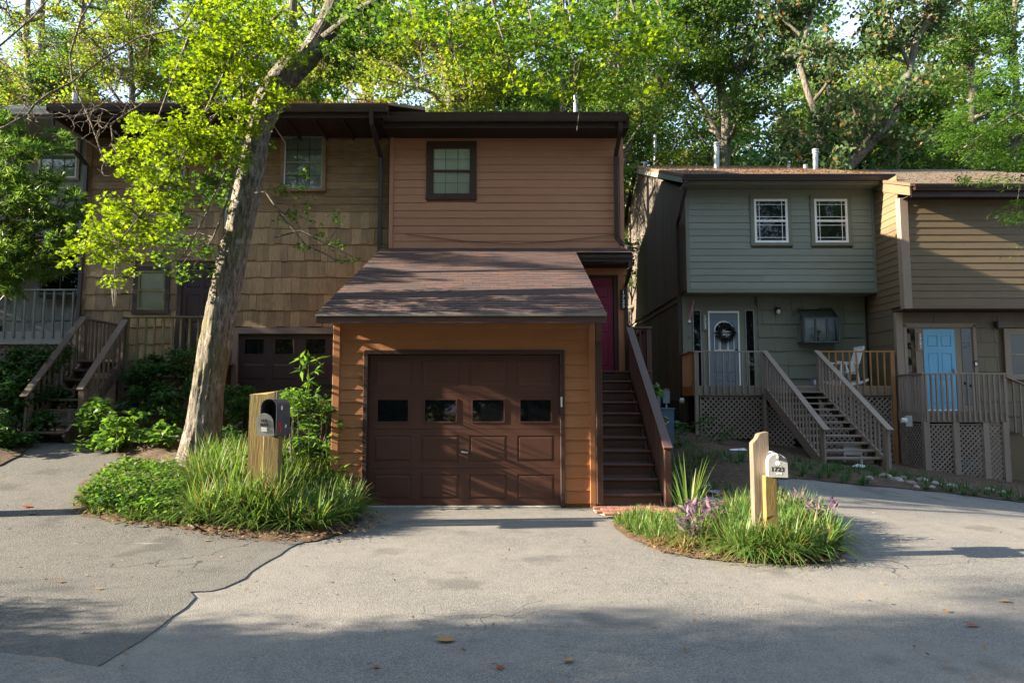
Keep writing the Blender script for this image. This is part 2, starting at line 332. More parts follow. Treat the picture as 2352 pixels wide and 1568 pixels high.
def siding(parent, mat, x0, x1, z0, z1, y, ex, holes=(), face='front'):
    z = z0
    while z < z1-.03:
        h = min(ex, z1-z); seg = [(x0, x1)]
        for a, b, c, d in holes:
            if min(d, z+h)-max(c, z) > .25*h:
                seg = [s for t in seg for s in ((t[0], min(t[1], a)), (max(t[0], b), t[1])) if s[1]-s[0] > .02]
        for a, b in seg:
            if b-a > 3.4 and random.random() < .5:
                m = a+(b-a)*random.uniform(.35, .65); lap(parent, mat, a, m-.0015, z, h+.012, y, face); lap(parent, mat, m+.0015, b, z, h+.012, y, face)
            else: lap(parent, mat, a, b, z, h+.012, y, face)
        z += ex
def shakes(parent, mat, x0, x1, z0, z1, y, ex, holes=(), wmin=.13, wmax=.26, name='wall_shingle', wavy=.012, step=0):
    z = z1-ex; row = 0
    while z > z0-ex+.05:
        zb = max(z, z0); x = x0
        while x < x1-.01:
            w_ = random.uniform(wmin, wmax); b = min(x+w_, x1)
            if x1-b < .06: b = x1
            cuts = [(x, b)]
            for a, e, c, d in holes:
                if min(d, zb+ex)-max(c, zb) > .3*ex: cuts = [s for t in cuts for s in ((t[0], min(t[1], a)), (max(t[0], e), t[1])) if s[1]-s[0] > .025]
            for a, e in cuts:
                wq = round(e-a, 2); v = random.randrange(4); key = ('shk', wq, round(ex, 2), mat, v)
                if key not in CACHE:
                    d0 = random.uniform(-wavy, wavy); d1 = d0+random.uniform(-wavy, wavy)*.7; H = ex+.02; hw = wq/2-.0015; t = .024+.005*v
                    V = [(-hw, -t, d0), (hw, -t, d1), (hw, .006, d1), (-hw, .006, d0), (-hw, -.006, H), (hw, -.006, H), (hw, .01, H), (-hw, .01, H)]
                    me = bpy.data.meshes.new('wall_shingle'); me.from_pydata(V, [], [(0,3,2,1),(4,5,6,7),(0,1,5,4),(1,2,6,5),(2,3,7,6),(3,0,4,7)]); me.materials.append(M[mat]); CACHE[key] = me
                put(name, CACHE[key], parent, ((a+e)/2, y, zb))
            x = b
        z -= ex; row += 1
def gutter(parent, x0, x1, y, z, mat='gutter_brown', s=1.0, name='gutter'):
    g = MB(); p = [(0, 0), (-.075*s, 0), (-.085*s, .03*s), (-.115*s, .075*s), (-.125*s, .12*s), (-.112*s, .125*s), (-.10*s, .08*s), (-.07*s, .04*s), (-.012, .012), (-.012, .12*s), (0, .12*s)]
    g.prism([(y+a, z+b) for a, b in p], x0, x1); g.box(x0, x0+.004, y-.118*s, y, z+.004, z+.118*s); g.box(x1-.004, x1, y-.118*s, y, z+.004, z+.118*s); return g.build(name, mat, parent)
def pipe(name, parent, mat, pts, w_=.075, d_=.055):
    g = MB()
    for a, b in zip(pts, pts[1:]):
        a = Vector(a); b = Vector(b); d = (b-a).normalized(); up = (0, 1, 0) if abs(d.z) > .5 else (0, 0, 1)
        g.beam(a-d*.012, b+d*.012, w_, d_, up)
    return g.build(name, mat, parent)
def text(s, size, mat, parent, loc, rotz=0, vertical=False, gap=1.15, name='number', ext=.002, sx=1):
    out = []
    for i, ch in enumerate(s if vertical else [s]):
        cu = bpy.data.curves.new('t', 'FONT'); cu.body = ch; cu.size = size; cu.extrude = ext; cu.align_x = 'CENTER'; cu.align_y = 'CENTER'; cu.offset = size*.012
        tmp = bpy.data.objects.new('t', cu); COL.objects.link(tmp); bpy.context.view_layer.update()
        me = bpy.data.meshes.new_from_object(tmp.evaluated_get(bpy.context.evaluated_depsgraph_get())); bpy.data.objects.remove(tmp)
        me.transform(Matrix.Rotation(rotz, 4, 'Z') @ Matrix.Rotation(math.pi/2, 4, 'X') @ Matrix.Scale(sx, 4, (1, 0, 0)))
        me.materials.clear(); me.materials.append(M[mat])
        out.append(put(name, me, parent, Vector(loc)-Vector((0, 0, i*size*gap if vertical else 0))))
    return out
def window(parent, x0, x1, z0, z1, y, fmat, fw=.05, pane='dark_glass', cols=0, rows=0, mid=True, mmat=None, behind=None, prairie=False, mw=.012, trim=None, tw=.09, tmat=None):
    """trim boards > frame, sashes, panes and glazing bars; the glass sits back in the frame"""
    if trim:
        t = MB().box(x0-tw, x1+tw, y-.034, y-.002, z1, z1+tw).box(x0-tw, x0, y-.034, y-.002, z0, z1).box(x1, x1+tw, y-.034, y-.002, z0, z1).box(x0-tw-.01, x1+tw+.01, y-.042, y-.002, z0-tw*.8, z0)
        t.build('window_trim', tmat or fmat, parent)
    W = MB().box(x0, x1, y-.03, y+.03, z1-fw, z1-.001).box(x0, x1, y-.03, y+.03, z0+.001, z0+fw).box(x0+.001, x0+fw, y-.028, y+.028, z0+fw, z1-fw).box(x1-fw, x1-.001, y-.028, y+.028, z0+fw, z1-fw)
    zm = (z0+z1)/2
    if mid: W.box(x0+fw, x1-fw, y-.022, y+.02, zm-fw*.45, zm+fw*.45)
    win = W.build('window', fmat, parent)
    for a, b in (((z0+fw, zm-fw*.45), (zm+fw*.45, z1-fw)) if mid else ((z0+fw, z1-fw),)):
        up = b > z1-fw-.01; yy = y+(.0 if up else .008)
        bx('pane', win, pane, x0+fw, x1-fw, yy, yy+.005, a, b, ch=.001)
        g = MB(); xs0, xs1 = x0+fw, x1-fw
        if prairie:
            d = .06*(b-a)/.35
            for q in (xs0+d, xs1-d): g.box(q-mw/2, q+mw/2, yy-.006, yy-.001, a, b)
            for q in (a+d, b-d): g.box(xs0, xs1, yy-.009, yy-.0065, q-mw/2, q+mw/2)
        else:
            for i in range(1, cols): q = xs0+(xs1-xs0)*i/cols; g.box(q-mw/2, q+mw/2, yy-.006, yy-.001, a, b)
            for i in range(1, rows): q = a+(b-a)*i/rows; g.box(xs0, xs1, yy-.009, yy-.0065, q-mw/2, q+mw/2)
        if g.v: g.build('glazing_bar', mmat or fmat, win)
    if behind: bx('blind', win, behind, x0+fw*.9, x1-fw*.9, y+.021, y+.025, z0+fw*.6, z1-fw*.6)
    return win
def frustum(name, parent, mat, x0, x1, z0, z1, yb, yf, inset=.02):
    V = [(x0,yb,z0),(x1,yb,z0),(x1,yb,z1),(x0,yb,z1),(x0+inset,yf,z0+inset),(x1-inset,yf,z0+inset),(x1-inset,yf,z1-inset),(x0+inset,yf,z1-inset)]
    return MB().add(V, [(4,5,6,7),(0,1,5,4),(1,2,6,5),(2,3,7,6),(3,0,4,7),(3,2,1,0)]).build(name, mat, parent)
def panel_door(parent, x0, x1, z0, z1, y, mat, rowsdef, name='door', cols=2, top=None):
    """slab set back, stiles and rails proud of it, raised panels in the recesses"""
    g = MB().box(x0, x1, y+.012, y+.045, z0, z1); H = z1-z0; Wd = x1-x0; st = .13*Wd
    xs = [x0+st*.95, x0+Wd/2-st*.4, x0+Wd/2+st*.4, x1-st*.95] if cols == 2 else None
    g.box(x0, xs[0], y, y+.0125, z0, z1).box(xs[3], x1, y, y+.0125, z0, z1).box(xs[1], xs[2], y, y+.0125, z0, z1)
    zs = [z0]
    for a, b in rowsdef:
        A, B = z0+a*H, z0+b*H
        for i, j in ((0, 1), (2, 3)): g.box(xs[i], xs[j], y+.0004, y+.0124, zs[-1], A)
        zs.append(B)
    for i, j in ((0, 1), (2, 3)): g.box(xs[i], xs[j], y+.0004, y+.0124, zs[-1], z1)
    d = g.build(name, mat, parent)
    for a, b in rowsdef:
        for i, j in ((0, 1), (2, 3)): frustum('panel', d, mat, xs[i]+.012, xs[j]-.012, z0+a*H+.012, z0+b*H-.012, y+.012, y+.001, .014)
    return d
def garage_door(parent, x0, x1, z0, z1, y, mat, ncol, secs, winrow, name='garage_door'):
    d = MB().box(x0, x1, y+.010, y+.06, z0, z1).build(name, mat, parent); n = len(secs); z = z0; pw = (x1-x0)/ncol; m = .075
    for r, sh in enumerate(secs):
        zt = z+sh-.004; a, b = z+sh*.17, z+sh*.83
        g = MB().box(x0, x1, y, y+.010, z, a).box(x0, x1, y, y+.010, b, zt)
        for c in range(ncol+1):
            l = x0 if c == 0 else x0+c*pw-m; rr = x1 if c == ncol else x0+c*pw+m
            if c == 0: rr = x0+m*1.1
            if c == ncol: l = x1-m*1.1
            g.box(l, rr, y+.0003, y+.010, a, b)
        g.build('door_section', mat, d)
        for c in range(ncol):
            xa = x0+c*pw+m*(1.1 if c == 0 else 1); xb = x0+(c+1)*pw-m*(1.1 if c == ncol-1 else 1)
            if r == winrow:
                q_ = .028; MB().box(xa, xa+q_, y+.001, y+.010, a, b).build('window_stile', mat, d); MB().box(xb-q_, xb, y+.001, y+.010, a, b).build('window_stile', mat, d); xa += q_; xb -= q_
                fr = MB().box(xa, xb, y-.008, y+.012, a, a+.02).box(xa, xb, y-.008, y+.012, b-.02, b).box(xa, xa+.02, y-.008, y+.012, a+.02, b-.02).box(xb-.02, xb, y-.008, y+.012, a+.02, b-.02).build('door_window', mat, d)
                bx('pane', d, 'dark_glass', xa+.02, xb-.02, y+.003, y+.007, a+.02, b-.02, ch=.001)
            else: frustum('panel', d, mat, xa+.004, xb-.004, a+.004, b-.004, y+.0098, y+.001, .035)
        z += sh
    return d
# leaves -------------------------------------------------------------------
SHAPES = {'oval': [(0, 0), (.26, .3), (.22, .7), (0, 1), (-.22, .7), (-.26, .3)], 'diamond': [(0, 0), (.3, .45), (0, 1), (-.3, .45)],
          'needle': [(0, 0), (.06, .4), (0, 1), (-.06, .4)], 'lance': [(0, 0), (.13, .4), (0, 1), (-.13, .4)],
          'maple': [(0, 0), (.42, -.04), (.30, .22), (.66, .52), (.27, .50), (0, 1.02), (-.27, .50), (-.66, .52), (-.30, .22), (-.42, -.04)]}
def leaves_mesh(name, P, size, shape, up=.6, mat=None, droop=.25, rng=RNG, dirs=None):
    P = np.asarray(P, dtype=float); N = len(P); sh = np.array(SHAPES[shape]); K = len(sh)
    n = rng.normal(size=(N, 3)); n[:, 2] = np.abs(n[:, 2])+up*1.5; n /= np.linalg.norm(n, axis=1)[:, None]
    t = rng.normal(size=(N, 3)) if dirs is None else np.asarray(dirs, float)
    t -= (t*n).sum(1)[:, None]*n; t /= np.linalg.norm(t, axis=1)[:, None]+1e-9; b = np.cross(n, t)
    sz = (np.asarray(size)*np.ones(N))[:, None, None]*rng.uniform(.7, 1.25, (N, 1, 1))
    V = P[:, None, :] + sz*(sh[None, :, 0, None]*b[:, None, :] + sh[None, :, 1, None]*t[:, None, :] - (droop*(sh[None, :, 1, None]**2) - .35*np.abs(sh[None, :, 0, None]))*n[:, None, :]*.7)
    me = np_mesh(name, V.reshape(-1, 3), np.arange(N*K), np.arange(0, N*K, K))
    if mat: me.materials.append(M[mat])
    return me
def clumps(centers, n_per, spread, rng=RNG, flat=.6):
    C = np.asarray(centers, float); n = np.maximum(1, (np.asarray(n_per)*np.ones(len(C))).astype(int)); P = np.repeat(C, n, axis=0); sp = np.repeat(np.asarray(spread)*np.ones(len(C)), n)
    g = rng.normal(size=P.shape); g /= np.linalg.norm(g, axis=1)[:, None]; g *= (rng.uniform(0, 1, (len(P), 1))**(1/2.2)); g[:, 2] *= flat
    return P + g*sp[:, None]
def tube_np(lines, n=6):
    """many tapered tubes in one mesh: lines = [(points, radii)]"""
    V = []; L = []; off = 0; ang = np.linspace(0, 2*np.pi, n, endpoint=False); ca, sa = np.cos(ang), np.sin(ang)
    for pts, rad in lines:
        p = np.array([tuple(q) for q in pts], float); r = np.array(rad, float); d = np.gradient(p, axis=0); d /= np.linalg.norm(d, axis=1)[:, None]+1e-9
        ref = np.array([.3, .9, .15]) if abs(d[0, 1]) < .9 else np.array([.9, .2, .3]); a = np.cross(d, ref); a /= np.linalg.norm(a, axis=1)[:, None]+1e-9; b = np.cross(d, a)
        V.append((p[:, None, :] + r[:, None, None]*(ca[None, :, None]*a[:, None, :]+sa[None, :, None]*b[:, None, :])).reshape(-1, 3)); m = len(p)
        i = np.arange(m-1)[:, None]*n; k = np.arange(n)[None, :]; k2 = (k+1) % n
        L.append((off+np.stack([i+k, i+k2, i+n+k2, i+n+k], -1)).reshape(-1)); off += m*n
    V = np.concatenate(V); L = np.concatenate(L); return V, L, np.arange(0, len(L), 4)
def wander(p, d, length, segs, wob, rnd, grav=0):
    p = Vector(p); d = Vector(d).normalized(); out = [p.copy()]
    for _ in range(segs):
        d = (d + Vector((rnd.gauss(0, wob), rnd.gauss(0, wob), rnd.gauss(0, wob)+grav))).normalized(); p = p + d*(length/segs); out.append(p.copy())
    return out
def tree(name, label, cat, limbs, group=None, bark='bark_far', leafm='wood_leaf', shape='diamond', lsize=.13, nsub=40, sub_len=2.2, nleaf=22000, spread=.75, start=.3, seed=1, up=.35, crown=None, clump_n=None, flat=.6, twig_n=5, keep=None):
    """tapered limbs, side branches grown off them, twigs off those, and leaf clumps round the twig ends"""
    rnd = random.Random(seed); rng = np.random.default_rng(seed)
    root = thing(name, label, cat, limbs[0][0][0], group); lines = [(p, r) for p, r in limbs]; tips = []
    tot = []
    for p, r in limbs:
        for i in range(len(p)-1): tot.append((Vector(p[i]), Vector(p[i+1]), r[i], i/(len(p)-1), (Vector(p[i+1])-Vector(p[i])).length))
    zs = [q.z for p, r in limbs for q in map(Vector, p)]; z0, z1 = min(zs), max(zs); cand = [t for t in tot if (t[1].z-z0)/(z1-z0+1e-6) > start]; wts = [t[4] for t in cand]
    for _ in range(nsub):
        a, b, r, f, l = rnd.choices(cand, wts)[0]; q = a.lerp(b, rnd.random()); an = rnd.uniform(0, 2*math.pi)
        d = Vector((math.cos(an), math.sin(an), rnd.uniform(-.1, .9))); ln = sub_len*rnd.uniform(.5, 1.25); pts = wander(q, d, ln, 6, .22, rnd, .02)
        r0 = min(r*.55, .05+.02*ln); lines.append((pts, [r0*(1-i/7)+.006 for i in range(7)]))
        for k in range(twig_n):
            j = rnd.randint(2, 6); d2 = (pts[j]-pts[j-1]).normalized()+Vector((rnd.gauss(0, .7), rnd.gauss(0, .7), rnd.gauss(0, .45))); tw = wander(pts[j], d2, ln*rnd.uniform(.25, .5), 3, .25, rnd, -.03)
            lines.append((tw, [r0*.3, r0*.22, r0*.15, .004])); tips += [tw[1], tw[2], tw[3]]
        tips += [pts[-1], pts[-3]]
    V, L, St = tube_np(lines, 7); me = np_mesh('trunk', V-np.array(root.location), L, St, True); put('trunk', me, root, root.location, None, bark)
    T = np.array([tuple(t) for t in tips]); n_per = max(1, int(nleaf/len(T))); w_ = rng.uniform(.25, 1.75, len(T))*n_per; P = clumps(T, w_, spread*rng.uniform(.6, 1.3, len(T)), rng, flat)
    if keep is not None: P = P[keep(P)]
    me = leaves_mesh('crown', P-np.array(root.location), lsize, shape, up, leafm, rng=rng); put('crown', me, root, root.location); return root
def dup_tree(root, loc, rz, sc, label, group=None):
    r = root.copy(); COL.objects.link(r); r.location = loc; r.rotation_euler = (0, 0, rz); r.scale = (sc,)*3; r['label'] = label
    if group: r['group'] = group
    elif 'group' in r.keys(): del r['group']
    for ch in list(root.children): c = ch.copy(); COL.objects.link(c); c.parent = r
    return r
def fill_poly(name, poly, mat, hf, step=.12, inset_h=None, lift=0, rag=0):
    """a sheet over a ground polygon: Delaunay fill that follows the terrain; inset_h(distance to edge) raises a mound"""
    pts = [Vector(p[:2]) for p in poly]; ed = []; n = len(pts); out = []
    for i in range(n):
        a, b = pts[i], pts[(i+1) % n]; k = max(1, int((b-a).length/step))
        for j in range(k):
            q = a.lerp(b, j/k); out.append(q + Vector((random.uniform(-1, 1), random.uniform(-1, 1)))*(step*.12 if j else 0) + Vector((noise.noise(Vector((q.x*5, q.y*5, 0))), noise.noise(Vector((q.x*5, q.y*5, 7)))))*rag)
    nb = len(out); A = np.array([tuple(p) for p in out]); mn, mx = A.min(0), A.max(0)
    gx, gy = np.meshgrid(np.arange(mn[0], mx[0], step), np.arange(mn[1], mx[1], step)); G = np.stack([gx.ravel(), gy.ravel()], 1)+RNG.uniform(-.2, .2, (gx.size, 2))*step
    B = np.roll(A, -1, 0); inside = np.zeros(len(G), bool); dist = np.full(len(G), 1e9)
    for p, q in zip(A, B):
        c = ((p[1] > G[:, 1]) != (q[1] > G[:, 1])); xi = (q[0]-p[0])*(G[:, 1]-p[1])/((q[1]-p[1]) if abs(q[1]-p[1]) > 1e-12 else 1e-12)+p[0]; inside ^= c & (G[:, 0] < xi)
        e = q-p; t = np.clip(((G-p)@e)/(e@e+1e-12), 0, 1); dist = np.minimum(dist, np.linalg.norm(G-(p+t[:, None]*e), axis=1))
    ok = inside & (dist > step*.45); Gi = G[ok]; Di = dist[ok]
    res = delaunay_2d_cdt(out+[Vector(g) for g in Gi], [(i, (i+1) % nb) for i in range(nb)], [], 1, 1e-5)
    V = []
    for i, v in enumerate(res[0]):
        o = res[3][i][0] if res[3][i] else 0; d = 0 if o < nb else Di[o-nb]; h = inset_h(d, v.x, v.y) if inset_h else 0; V.append((v.x, v.y, hf(v.x, v.y)+lift+h))
    me = bpy.data.meshes.new(name); me.from_pydata(V, [], [tuple(f) for f in res[2]]); me.update(); me.polygons.foreach_set('use_smooth', [True]*len(me.polygons)); me.materials.append(M[mat]); return put(name, me)
def blades(P, length, width, rng, arch=1.0, segs=3, n=60, spread=.05):
    """arching strap leaves: for every clump centre n blades that rise and bend outwards"""
    P = np.repeat(np.asarray(P, float), n, axis=0); N = len(P); a = rng.uniform(0, 2*np.pi, N); L = length*rng.uniform(.55, 1.2, N); tilt = rng.uniform(.2, 1.15, N)*arch
    d = np.stack([np.cos(a), np.sin(a)], 1); sd = np.stack([-d[:, 1], d[:, 0], np.zeros(N)], 1); P[:, :2] += d*rng.uniform(0, spread, (N, 1)); V = []
    for i in range(segs+1):
        t = i/segs; out = L*tilt*(t**1.35)*.82; z = L*(t*(1-.12*tilt)-.66*tilt*t**2.2); wd = width*(1-t**2.2)*.5+.0006
        c = P + np.concatenate([d*out[:, None], z[:, None]], 1); V += [c-sd*wd, c+sd*wd]
    V = np.stack(V, 1); K = 2*(segs+1); base = np.arange(N)[:, None]*K; q = []
    for i in range(segs): q.append(np.stack([base[:, 0]+2*i, base[:, 0]+2*i+1, base[:, 0]+2*i+3, base[:, 0]+2*i+2], 1))
    Q = np.stack(q, 1).reshape(-1, 4); return V.reshape(-1, 3), Q.ravel(), np.arange(0, Q.size, 4)

# ------------------------------------------------------------------ the setting: ground, road, beds
def MBxf(g, m): g.v = [tuple(m @ Vector(p)) for p in g.v]; return g
MB.xf = MBxf
def ground_sheet():
    xs = np.concatenate([np.arange(-90, -16, 4), np.arange(-16, 16, .5), np.arange(16, 91, 4)]); ys = np.concatenate([np.arange(-60, -4, 4), np.arange(-4, 24, .5), np.arange(24, 120, 3)])
    V = [(x, y, gh(x, y)-.05) for y in ys for x in xs]; n = len(xs)
    Fs = [(j*n+i, j*n+i+1, (j+1)*n+i+1, (j+1)*n+i) for j in range(len(ys)-1) for i in range(n-1)]
    me = bpy.data.meshes.new('ground'); me.from_pydata(V, [], Fs); me.polygons.foreach_set('use_smooth', [True]*len(Fs)); me.materials.append(M['soil']); return kind(put('ground', me), 'structure')
ground_sheet()
def nz(x, y, s): return noise.noise(Vector((x*s, y*s, 3.1)))
road = fill_poly('road', [(-40, -8), (40, -8), (40, 9), (16, 13), (16, 19), (2.4, 19), (2.4, 14.5), (-16, 14.5), (-40, 9)], 'asphalt_worn', gh, .3, lambda d, x, y: .006*nz(x, y, 1.3)); kind(road, 'structure')
seam = [gpt(*p) for p in [(722, 1236), (680, 1252), (640, 1277), (597, 1302), (556, 1330), (512, 1352), (480, 1360), (437, 1361), (452, 1374), (425, 1398), (372, 1440), (330, 1470), (290, 1497), (225, 1528), (150, 1566)]]
old = fill_poly('driveway', [tuple(p) for p in seam] + [(-2.75, 2.9), (-3.6, 2.2), (-16, 2.2), (-16, 14.4), (-2.7, 14.4), (-2.35, 9.2)], 'asphalt_coarse', gh, .16, lambda d, x, y: .006*nz(x, y, 1.3)+.003*nz(x, y, 6), lift=.010, rag=.035); kind(old, 'structure')
import bmesh
bm = bmesh.new(); bm.from_mesh(old.data)
for e in bm.edges:
    if e.is_boundary: e.smooth = False
r_ = bmesh.ops.extrude_edge_only(bm, edges=[e for e in bm.edges if e.is_boundary])
for v in [g for g in r_['geom'] if isinstance(g, bmesh.types.BMVert)]: v.co.z -= .03
bm.to_mesh(old.data); bm.free()
patch = fill_poly('asphalt_patch', [tuple(gpt(*p)) for p in [(0, 1512), (120, 1522), (260, 1548), (330, 1572)]] + [(-2.1, 3.0), (-4.5, 3.0)], 'asphalt_worn', gh, .2, None, lift=.03); kind(patch, 'structure')
def mound(hh, w_): return lambda d, x, y: hh*ss(0, w_, d) + .03*nz(x, y, 4)*min(1, d*8)
LB = [tuple(gpt(*p)) for p in [(168, 1160), (180, 1180), (215, 1195), (300, 1203), (390, 1215), (470, 1228), (560, 1240), (640, 1247), (720, 1245), (790, 1228), (830, 1200)]] + [(-2.12, 9.5), (-2.14, 9.93), (-2.55, 9.94), (-2.68, 9.94), (-2.68, 14.55), (-6.3, 14.55), (-7.55, 14.4), (-7.55, 12.0)] + [tuple(gpt(*p)) for p in [(285, 1052), (228, 1075), (185, 1115)]]
bedL = fill_poly('flowerbed', LB, 'soil', gh, .10, mound(.12, .5), lift=.012, rag=.10); kind(bedL, 'structure')
LB2 = [tuple(gpt(*p)) for p in [(-60, 1085), (0, 1072), (45, 1050), (72, 1022)]] + [(-8.5, 12.2), (-8.5, 14.5), (-9.3, 14.6), (-9.4, 16), (-15, 16), (-15, 10)]
kind(fill_poly('flowerbed', LB2, 'soil', gh, .2, mound(.1, .5), lift=.03), 'structure')
RB = [tuple(gpt(*p)) for p in [(1405, 1200), (1425, 1222), (1470, 1248), (1520, 1268), (1600, 1284), (1700, 1293), (1830, 1297), (1925, 1290), (1938, 1268), (1915, 1230), (1880, 1192), (1825, 1145), (1790, 1118), (1788, 1099), (1830, 1101), (1920, 1108), (1995, 1117), (2080, 1123), (2160, 1131), (2260, 1143), (2352, 1155)]] + [(15.5, 12.6), (15.5, 18.8), (2.5, 18.8), (2.5, 14.4), (2.32, 9.7)]
bedR = fill_poly('garden', RB, 'soil', gh, .12, mound(.06, .4), lift=.012, rag=.09); kind(bedR, 'structure')
def bedz(x, y): return gh(x, y)+.06

# red tile landing at the foot of the stairs
tl = fill_poly('tile_landing', [(1.22, 9.93), (1.12, 9.6), (1.16, 9.3), (1.25, 9.08), (1.5, 9.0), (1.8, 8.95), (2.5, 9.05), (2.7, 9.3), (2.35, 9.72), (2.3, 9.93)], 'concrete', gh, .2, None, lift=.012); kind(tl, 'structure')
for j in range(5):
    for i in range(8):
        x = 1.22+i*.19+(.09 if j % 2 else 0)+random.uniform(-.008, .008); y = 9.06+j*.165+random.uniform(-.008, .008)
        if x > 2.6 or (x < 1.4 and y < 9.15): continue
        o = bx('tile', tl, 'terracotta_tile', x-.088, x+.088, y-.075, y+.075, gh(x, y)+.014, gh(x, y)+.04+random.uniform(-.004, .004)); o.rotation_mode = 'XYZ'; o.rotation_euler = (random.uniform(-.02, .02), random.uniform(-.02, .02), random.uniform(-.08, .08))

# ------------------------------------------------------------------ terracotta townhouse
BH = thing('townhouse', 'terracotta brown townhouse with lean-to garage under a long shingled roof', 'house', (0, 14.5, 0))
MB().box(-2.65, 2.41, 14.53, 24, -.3, 7.3).build('wall', 'terracotta_paint', BH)
WN = (-1.76, -.87, 5.92, 7.03)
siding(BH, 'terracotta_paint', -2.575, 2.33, 4.76, 7.2, 14.5, .169, [(WN[0]-.09, WN[1]+.09, WN[2]-.08, WN[3]+.09)])
bx('corner_board', BH, 'terracotta_paint', -2.66, -2.575, 14.462, 14.53, 4.6, 7.22); bx('corner_board', BH, 'terracotta_paint', 2.33, 2.42, 14.462, 14.53, 4.55, 7.22)
window(BH, *WN[:2], *WN[2:], 14.49, 'dark_brown_paint', .05, 'clear_glass', 3, 2, True, 'steel_blue', 'blind', trim=True, tw=.10)
MB().box(-2.7, 2.46, 13.9, 13.94, 7.2, 7.47).build('fascia', 'soffit_dark', BH); MB().box(-2.7, 2.46, 13.94, 14.53, 7.22, 7.25).build('soffit', 'soffit_dark', BH)
gutter(BH, -2.68, 2.40, 13.9, 7.31, s=1.25)
MB().prism([(13.78, 7.50), (19, 9.5), (24.5, 7.6), (24.5, 7.5), (19, 9.4), (13.8, 7.47)], -2.7, 2.52).build('roof', 'litter_roof', BH)
pipe('downspout', BH, 'gutter_brown', [(2.27, 13.85, 7.32), (2.27, 13.88, 7.12), (2.24, 14.40, 6.78), (2.24, 14.40, 4.98), (2.33, 14.2, 4.80), (2.42, 13.93, 4.66)], .085, .06)
MB().tube([at(1322, 262, 16), at(1322, 220, 16)], .045, 10).build('vent_pipe', 'galvanised', BH)
# garage body, opening and lean-to roof
MB().prism([(10.07, -.1), (10.07, 2.66), (14.5, 4.5), (14.5, -.1)], -2.58, 1.19).build('garage_wall', 'terracotta_bounce_lit', BH)
MB().box(-2.58, -2.1, 9.95, 10.07, -.1, 2.66).box(.71, 1.19, 9.95, 10.07, -.1, 2.66).box(-2.1, .71, 9.95, 10.07, 2.2, 2.66).build('garage_front', 'terracotta_bounce_lit', BH)
siding(BH, 'terracotta_bounce_lit', -2.5, 1.12, .06, 2.64, 9.93, .18, [(-2.15, .76, -1, 2.25)])
bx('corner_board', BH, 'terracotta_bounce_lit', -2.6, -2.5, 9.888, 9.955, -.05, 2.66); bx('corner_board', BH, 'terracotta_bounce_lit', 1.12, 1.20, 9.888, 9.955, -.05, 2.66)
bx('frieze_board', BH, 'terracotta_bounce_lit', -2.5, 1.12, 9.900, 9.93, 2.57, 2.66)
for a in ((-2.15, -2.09, -.02, 2.25), (.70, .76, -.02, 2.25), (-2.09, .70, 2.19, 2.25)): bx('door_trim', BH, 'dark_brown_paint', a[0], a[1], 9.88, 10.0, a[2], a[3])
gd = garage_door(BH, -2.085, .695, .02, 2.185, 9.985, 'garage_door_brown', 4, [.53, .56, .53, .545], 2)
hx = at(1067, 1038, 9.95); MB().tube([(hx.x, 9.985, hx.z), (hx.x, 9.94, hx.z)], .012).beam((hx.x-.045, 9.94, hx.z+.008), (hx.x+.05, 9.94, hx.z-.004), .02, .022).build('handle', 'galvanised', gd)
bx('door_sensor', BH, 'gutter_white', .70, .725, 9.85, 9.88, at(1283, 934, 9.9).z, at(1283, 911, 9.9).z)
bx('door_sill', BH, 'concrete', -2.085, .695, 9.93, 10.05, -.01, .018)
TH = math.atan(.412); ct, st_ = math.cos(TH), math.sin(TH); E0 = (9.52, 2.715)
def rz(y): return E0[1]+(y-E0[0])*.412
MB().prism([(E0[0], E0[1]), (14.5, rz(14.5)), (14.5, rz(14.5)-.07), (E0[0], E0[1]-.05)], -2.73, 1.30).prism([(14.0, rz(14.0)), (14.5, rz(14.5)), (14.5, rz(14.5)-.07), (14.0, rz(14.0)-.05)], 1.302, 2.5).build('garage_roof', 'soffit_dark', BH)
bx('fascia', BH, 'stair_brown', -2.74, 1.31, 9.485, 9.53, 2.60, 2.705); bx('soffit', BH, 'stair_brown', -2.70, 1.28, 9.53, 9.95, 2.655, 2.675)
MB().prism([(9.465, 2.698), (9.465, 2.722), (9.56, 2.750), (9.56, 2.742), (9.478, 2.716), (9.478, 2.698)], -2.75, 1.32).build('drip_edge', 'drip_metal', BH)
qs = Matrix.Rotation(TH, 3, 'X').to_quaternion(); far = MB()
